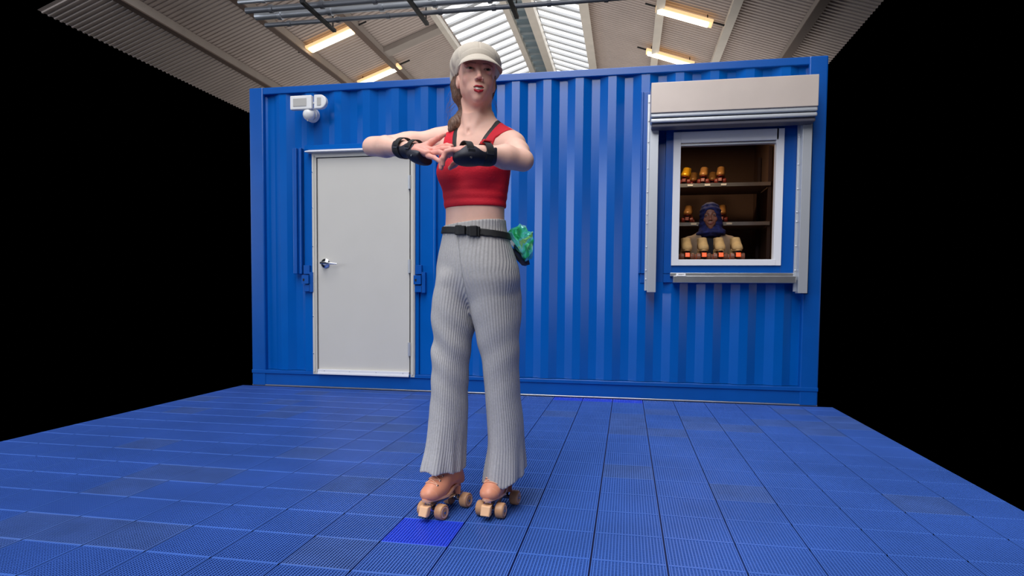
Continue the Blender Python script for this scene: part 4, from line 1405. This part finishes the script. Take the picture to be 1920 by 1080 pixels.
# belt with buckle, waist bag
def pelvis_pt(th, z, off=0.0):
    r = np.array(pelvis_rows)
    cx, cy, a, bb, w = (np.interp(z, r[:,0], r[:,i]) for i in range(1, 6))
    c, s_ = math.cos(th), math.sin(th)
    u = np.array([math.cos(w), math.sin(w)]); f = np.array([math.sin(w), -math.cos(w)])
    p = np.array([cx, cy]) + u*(a+off)*c + f*(bb+off)*s_
    n = u*c/(a) + f*s_/(bb); n /= np.linalg.norm(n)
    return Vector((p[0], p[1], z)), Vector((n[0], n[1], 0))
def belt():
    rows = [(z, x, y, a+.0065, b_+.0065, w) for z, x, y, a, b_, w in pelvis_rows]
    P = [loft(rows, power=2.2)]
    def slab(x, y, z):
        zc = 1.047 - .10*(x + .555) - .0*y
        return np.abs(z - zc) - .0128
    P.append(Prim(slab, (-9,-9,-9), (9,9,9), 'i', .001))
    bl = sdf_obj('belt', P, .003, M_STRAP, skater, lo=(-.72, -2.97, .99), hi=(-.40, -2.69, 1.10), n=0)
    b = MB()
    for th0, w, hh, t in ((88, .013, .0175, .008), (81, .014, .016, .010), (68, .012, .0165, .011), (62, .014, .019, .013), (54, .004, .018, .012)):
        p, n_ = pelvis_pt(math.radians(th0), 1.046 + .0001*(th0-70), .007)
        n_.z = 0
        tn = Vector((-n_.y, n_.x, 0))
        zc = 1.047 - .10*(p.x + .555)
        M = Matrix((( tn.x, n_.x, 0, p.x), (tn.y, n_.y, 0, p.y), (0, 0, 1, zc), (0, 0, 0, 1)))
        b.box((-w, -.004, -hh), (w, t, hh), M=M)
    b.build('buckle', M_BRA, bl, bevel=.003)
belt()
def waist_bag():
    # crumpled foil pouch hanging at her left hip
    rnd = random.Random(11)
    sil = [(-.452, 1.052), (-.428, 1.071), (-.398, 1.083), (-.378, 1.074), (-.366, 1.054), (-.349, 1.052), (-.345, 1.020), (-.347, .975), (-.353, .958), (-.378, .945), (-.400, .972), (-.428, 1.012)]
    bm = bmesh.new()
    rings = []
    for dy, s_ in ((-.055, .50), (-.046, .86), (-.018, 1.0), (.012, 1.0), (.034, .86), (.042, .5)):
        cx, cz = -.388, 1.020
        rings.append([bm.verts.new((cx + (x-cx)*s_ + dy*-.25, -2.785 + dy - .25*(x - cx), cz + (z-cz)*s_)) for x, z in sil])
    n = len(sil)
    for r0, r1 in zip(rings, rings[1:]):
        for i in range(n):
            bm.faces.new((r0[i], r0[(i+1) % n], r1[(i+1) % n], r1[i]))
    for r, rev in ((rings[0], True), (rings[-1], False)):
        c = bm.verts.new(sum((v.co for v in r), Vector())/n + Vector((0, -.006 if rev else .006, 0)))
        for i in range(n):
            bm.faces.new((r[i], c, r[(i+1) % n]) if not rev else (r[(i+1) % n], c, r[i]))
    bmesh.ops.subdivide_edges(bm, edges=bm.edges[:], cuts=1, use_grid_fill=True)
    for v in bm.verts:
        v.co += Vector((rnd.uniform(-1, 1), rnd.uniform(-1, 1), rnd.uniform(-1, 1))) * .0030
    bmesh.ops.recalc_face_normals(bm, faces=bm.faces)
    me = bpy.data.meshes.new('waist_bag'); 
    org = Vector((-.40, -2.79, 1.02))
    bm.transform(Matrix.Translation(-org)); bm.to_mesh(me); bm.free()
    me.materials.append(M_IRID)
    o = bpy.data.objects.new('waist_bag', me); COL.objects.link(o); o.parent = skater; o.location = org - Vector(parent_loc(skater))
    o['label'] = 'iridescent green and blue foil waist bag'
    b = MB(); b.tube([(-.455, -2.862, 1.050), (-.432, -2.853, 1.008), (-.404, -2.845, .968), (-.385, -2.84, .945)], .0035, 6); b.build('piping', M_BRA, o)
    b = MB(); b.add([(-.436,-2.82,1.0),(-.408,-2.82,.955),(-.384,-2.81,.930),(-.368,-2.80,.934),(-.378,-2.80,.960),(-.43,-2.77,1.0),(-.40,-2.77,.955),(-.380,-2.76,.930),(-.362,-2.76,.936),(-.368,-2.76,.962)],
                  [(0,1,6,5),(1,2,7,6),(2,3,8,7),(3,4,9,8),(0,5,9,4),(0,4,3,2,1),(5,6,7,8,9)])
    b.build('bag_base', mat('navy_nylon', (18, 24, 62), rough=.6), o)
waist_bag()

# wrist guards
def guard(El, Wr, palm, plate_r, ax_up, label, redtab=False):
    El, Wr, palm = (np.array(q, float) for q in (El, Wr, palm))
    d = (Wr - El); L_ = np.linalg.norm(d); d /= L_
    up = np.array(ax_up, float); up -= d*(up@d); up /= np.linalg.norm(up)
    sd = np.cross(d, up)
    s0 = Wr - d*.075; s1 = Wr + d*.005
    P = [cap(s0, s1, .0365, .0300, 'u', .01), ell(palm - up*.010, (plate_r*1.05, plate_r*.88, plate_r*.46), np.array([d, sd, up]).T, 'u', .03)]
    def cut(x, y, z):
        h = (x-Wr[0])*up[0] + (y-Wr[1])*up[1] + (z-Wr[2])*up[2]
        t = (x-Wr[0])*d[0] + (y-Wr[1])*d[1] + (z-Wr[2])*d[2]
        return np.maximum(np.maximum(h - (.004 + .010*np.cos(t*70)), -.098 - t), t - .075)
    P.append(Prim(cut, (-9,-9,-9), (9,9,9), 'i', .003))
    lo, hi = bounds(P[:2], .01)
    V, F = nets(P, lo, hi, .0022); V = relax(V, F, 1)
    g = mesh_obj('wrist_guard', V, F, M_GUARD, skater)
    g['label'] = label
    for t0, w, r in ((-.062, .0125, .0365), (.004, .0115, .0320)):
        c = Wr + d*t0
        b = MB(); n = 28
        vs, fs = [], []
        for i in range(n):
            a = 2*PI*i/n
            rad = up*math.cos(a)*(r*.93) + sd*math.sin(a)*r
            for q, e in ((-w, 0), (w, 0), (w, .003), (-w, .003)):
                vs.append(c + d*q + rad*(1 + e/r))
        for i in range(n):
            j = (i+1) % n
            for q in range(4):
                fs.append((4*i+q, 4*i+(q+1) % 4, 4*j+(q+1) % 4, 4*j+q))
        b.add(vs, fs); b.build('strap', M_STRAP, g, smooth=40)
    # buckles and stud on the near side
    b = MB()
    for t0 in (-.062, .004):
        c = Wr + d*t0 - up*.010
        cam_side = sd if sd[1] < 0 else -sd
        p = c + cam_side*.036
        M = Matrix(((d[0], cam_side[0], up[0], p[0]), (d[1], cam_side[1], up[1], p[1]), (d[2], cam_side[2], up[2], p[2]), (0,0,0,1)))
        b.box((-.013, -.006, -.006), (.013, .003, .006), M=M)
        b.build('strap_loop', M_TRUCKD, g, bevel=.002); b = MB()
    b = MB()
    cam_side = sd if sd[1] < 0 else -sd
    p0 = palm + cam_side*plate_r*.74 - up*.018
    b.lathe([(0, .0045), (.004, .0045), (.005, .003)], p0, Vector(cam_side - up*.3), 14)
    b.build('stud', M_TRUCKD, g)
    if redtab:
        c = Wr + d*(-.062)
        b = MB(); 
        p = c + up*.036 + cam_side*.012
        M = Matrix(((d[0], cam_side[0], up[0], p[0]), (d[1], cam_side[1], up[1], p[1]), (d[2], cam_side[2], up[2], p[2]), (0,0,0,1)))
        b.box((-.016, -.014, -.004), (.014, .014, .003), M=M); b.build('red_tab', M_REDTAB, g, bevel=.002)
M_TRUCKD = mat('dark_loop', (60, 62, 70), rough=.3, metal=.6)
guard(ELR, WRR, (-.703, -3.030, 1.298), .047, (.15, .25, 1), 'black wrist guard on the arm at the left of the photo')
guard(ELL_, WRL, (-.496, -3.222, 1.250), .040, (0, .25, 1), 'black wrist guard with a red tab on the arm at the right', True)

SK = (M_LEATH, M_LACE, M_SOLE, M_WHEEL, M_HUB, M_STOP, M_TRUCK)
build_skate(skater, -.662, -2.862, math.radians(-19), SK, 'peach roller skate on the foot at the left', h=.0024)
build_skate(skater, -.468, -2.803, math.radians(-9), SK, 'peach roller skate on the foot at the right', h=.0024)

# ------------------------------------------------------------------ inside the kiosk
M_SHELF = mat('shelf_board', (120, 100, 90), rough=.6)
M_POST = mat('shelf_upright', (60, 40, 40), rough=.6)
b = MB(); b.box((.30, .052, 1.072), (1.16, .34, 1.104)); b.build('hatch_ledge', M_SHELF, container)
rack = empty('shelving_unit', (.60, 1.55, .15), 'dark shelving unit with lit skate boots, along the back inside the kiosk', 'shelf')
for z in (1.905, 1.532):
    b = MB(); b.box((-.28, 1.36, z-.022), (1.32, 1.93, z)); s_ = b.build('shelf', M_SHELF, rack)
    b = MB()
    b.box((-.28, 1.352, z-.03), (1.32, 1.36, z+.004)); b.build('shelf_edge', M_STEEL, s_)
    for x in ((.58, .74, .89) if z > 1.8 else (.62, .95)):
        b = MB(); b.box((x-.022, 1.346, z-.022), (x+.028, 1.352, z-.004)); b.build('price_tag', M_WHITE, s_)
for z in (1.15, .75, .35):
    b = MB(); b.box((-.28, 1.36, z-.022), (1.32, 1.93, z)); b.build('shelf', M_SHELF, rack)
for x in (-.30, 1.30):
    for y in (1.362, 1.90):
        b = MB(); b.box((x, y, .15), (x+.03, y+.03, 2.25)); b.build('upright', M_POST, rack)

M_SUEDE = mat('tan_suede', (176, 142, 92), rough=.85, noise=.10, nscale=30)
M_ORANGE = mat('orange_stop', (255, 96, 24), rough=.4)
M_BROWNW = mat('brown_wheel', (110, 66, 48), rough=.5)
M_GOLD = mat('gold_leather', (214, 156, 30), rough=.28, metal=.35, noise=.12, nscale=14)
M_BRONZE = mat('bronze_leather', (150, 104, 56), rough=.4, metal=.2, noise=.15, nscale=14)
M_REDW = mat('dark_red_wheel', (110, 26, 22), rough=.5)
SK2 = (M_SUEDE, M_SUEDE, M_SUEDE, M_BROWNW, M_ORANGE, M_ORANGE, M_TRUCKD)
SKG = (M_GOLD, M_GOLD, M_REDW, M_REDW, M_REDW, M_REDW, M_TRUCKD)
SKB = (M_BRONZE, M_BRONZE, M_REDW, M_REDW, M_REDW, M_REDW, M_TRUCKD)
def shelf_skate(x, y, z, yaw, mats, label, group):
    t = empty('roller_skate', (x, y, z), label, 'roller skate', group)
    build_skate(t, x, y, yaw, mats, high=.185, h=.0045, as_thing=True, z=z, detail=False)
    return t
ledge = 'tan roller skates on the hatch ledge'
first = shelf_skate(.462, .215, 1.1045, 0, SK2, 'tan roller skate on the hatch ledge, leftmost in the row', ledge)
KIDS = {}
for c_ in bpy.data.objects:
    if c_.parent: KIDS.setdefault(c_.parent.name, []).append(c_)
for x, lab in ((.588, 'tan roller skate on the hatch ledge, second from the left'), (.714, 'tan roller skate on the hatch ledge, in front of the scarf wearer’s coat'), (.842, 'tan roller skate on the hatch ledge, at the cut right side of the photo')):
    c_ = copy_tree(first, None, KIDS); c_.location.x = x; c_['label'] = lab
up_ = 'metallic skate boots on the upper back shelf'
g1 = shelf_skate(.556, 1.50, 1.906, math.radians(-14), SKG, 'bright gold skate boot on the upper back shelf, leftmost', up_)
g2 = shelf_skate(.724, 1.50, 1.906, math.radians(-10), SKB, 'bronze skate boot in the middle of the upper back shelf', up_)
KIDS = {}
for c_ in bpy.data.objects:
    if c_.parent: KIDS.setdefault(c_.parent.name, []).append(c_)
for src, x, y, z, lab, gr in ((g2, .884, 1.50, 1.906, 'bronze skate boot on the upper back shelf, rightmost in front', up_),
                           (g2, .652, 1.77, 1.906, 'low skate boot behind, between the gold boot and the middle bronze boot', up_),
                           (g2, .840, 1.77, 1.906, 'narrow skate boot half hidden behind the rightmost bronze boot', up_),
                           (g2, .584, 1.50, 1.533, 'dim skate boot on the lower back shelf, left of the navy headscarf', 'skate boots on the lower back shelf'),
                           (g2, .905, 1.50, 1.533, 'dim skate boot on the lower back shelf, right of the navy headscarf', 'skate boots on the lower back shelf')):
    c_ = copy_tree(src, None, KIDS); c_.location = (x, y, z); c_['label'] = lab; c_['group'] = gr

# attendant behind the hatch
H2 = Frame((.684, .560, 1.495), math.radians(-8), math.radians(2), math.radians(3), 1.04)
att = empty('person', (.684, .58, .15), 'woman in a navy headscarf and tan coat inside the kiosk, behind the ledge skates', 'person')
def attendant():
    cx, cy = .684, .585
    rows = [(.90, cx, cy, .150, .110, 0), (1.0, cx, cy, .145, .105, 0), (1.10, cx, cy, .130, .095, 0), (1.20, cx, cy, .150, .105, 0), (1.27, cx, cy, .165, .095, 0), (1.315, cx, cy, .14, .075, 0), (1.34, cx, cy, .08, .055, 0)]
    P = [loft(rows)]
    sl = []
    for q in (-1, 1):
        S = (cx + q*.165, cy, 1.275); E_ = (cx + q*.215, cy + .02, 1.06); Wr = (cx + q*.215, cy - .05, .84)
        for a, bb, ra, rb, k in ((S, E_, .047, .036, .03), (E_, Wr, .036, .025, .01)):
            P.append(cap(a, bb, ra, rb, 'u', k)); sl.append(cap(a, bb, ra+.014, rb+.014, 'u', k))
        P.append(cap(Wr, (Wr[0], Wr[1]-.015, .77), .024, .030, 'u', .01, flat=((1, 0, 0), .5)))
        for k in range(4):
            yy = Wr[1] - .038 + .016*k
            P += chain([(Wr[0], yy, .760), (Wr[0] - q*.004, yy, .725 - .004*(k == 1)), (Wr[0] - q*.012, yy, .690 - .005*(k in (1, 2)))], [.0085, .0078, .006])
        P += chain([(Wr[0], Wr[1]-.035, .80), (Wr[0] - q*.012, Wr[1]-.062, .770), (Wr[0] - q*.016, Wr[1]-.066, .742)], [.012, .009, .007], .006)
        P += [cap((cx + q*.08, cy, .92), (cx + q*.085, cy - .01, .56), .080, .052, 'u', .03), cap((cx + q*.085, cy - .01, .56), (cx + q*.085, cy + .01, .23), .05, .034, 'u', .02), cap((cx+q*.085, cy+.03, .20), (cx+q*.09, cy-.10, .18), .032, .028, 'u', .02)]
    P.append(cap((cx, cy, 1.31), (cx, cy - .01, 1.43), .052, .050, 'u', .03))
    V1, F1 = nets(P, (cx-.33, cy-.22, .152), (cx+.33, cy+.18, 1.362), .006)
    V2, F2 = nets(head_prims(H2, smile=False) + [P[-1]], (.56, .40, 1.352), (.81, .72, 1.64), .0026)
    V1 = relax(V1, F1, 1); V2 = relax(V2, F2, 1, .3)
    V = np.concatenate([V1, V2]); F = np.concatenate([F1, F2 + len(V1)])
    col = face_tint(H2.local(V), (140, 92, 74), (112, 54, 48), (28, 18, 16), (14, 10, 10), smile=False)
    col[:len(V1)] = np.array(_rgb((140, 92, 74)))
    mesh_obj('body', V, F, M_SKIND, att, colors=col)
    eyes(H2, att, M_IRISB, look=(-.05, .0))
    # coat, open at the front over a black jumper
    M_COAT = mat('tan_coat', (150, 126, 104), rough=.85, noise=.06, nscale=20)
    crow = [(.62, cx, cy, .190, .150, 0), (.80, cx, cy, .185, .145, 0), (1.0, cx, cy, .170, .130, 0), (1.18, cx, cy, .170, .124, 0), (1.27, cx, cy, .180, .112, 0), (1.325, cx, cy, .155, .092, 0), (1.37, cx, cy, .10, .075, 0)]
    C = [loft(crow)] + sl
    def openf(x, y, z): return np.minimum(np.minimum(.050 + .20*np.clip(z-1.2, -.1, .3) - np.abs(x-cx), (cy-.02) - y), 1.42 - z)
    pr = Prim(lambda x, y, z: -openf(x, y, z), (cx-.1, cy-.4, .5), (cx+.1, cy, 1.5), 's', .004)
    V, F = nets(C + [pr], (cx-.31, cy-.20, .60), (cx+.31, cy+.19, 1.42), .006)
    mesh_obj('coat', relax(V, F, 1), F, M_COAT, att)
    jr = [(z, x, y, a+.006, bb+.006, w) for z, x, y, a, bb, w in rows]
    V, F = nets([loft(jr)], (cx-.2, cy-.15, .90), (cx+.2, cy+.15, 1.38), .007)
    mesh_obj('jumper', V, F, mat('black_jumper', (20, 20, 30), rough=.9), att)
    T_ = []
    for q in (-1, 1):
        T_ += [cap((cx + q*.08, cy, .93), (cx + q*.085, cy - .01, .56), .088, .066, 'u', .03), cap((cx + q*.085, cy - .01, .56), (cx + q*.085, cy + .01, .22), .066, .055, 'u', .02)]
    V, F = nets(T_, (cx-.2, cy-.12, .20), (cx+.2, cy+.12, 1.0), .008)
    mesh_obj('trousers', V, F, mat('dark_trousers', (30, 32, 44), rough=.9), att)
    # headscarf
    m = mat('navy_scarf', (26, 34, 92), rough=.8, noise=.6, nscale=45)
    R = H2.R
    S_ = [ell(H2(0, -.008, .028), (.088, .113, .096), R), ell(H2(0, -.025, -.060), (.098, .088, .105), R, 'u', .03), ell(H2(0, .005, -.135), (.122, .100, .045), R, 'u', .035),
          ell(H2(0, .104, -.030), (.060, .072, .080), R, 's', .008)]
    def drape(D, X, Y, Z):
        return (D + .0025*np.sin(Z*160 + 30*np.abs(X-cx)) + .0015*np.sin(X*120 + Z*60)).astype(np.float32)
    V, F = nets(S_, (cx-.16, cy-.20, 1.29), (cx+.16, cy+.14, 1.64), .0042, drape)
    mesh_obj('headscarf', relax(V, F, 1), F, m, att)
attendant()
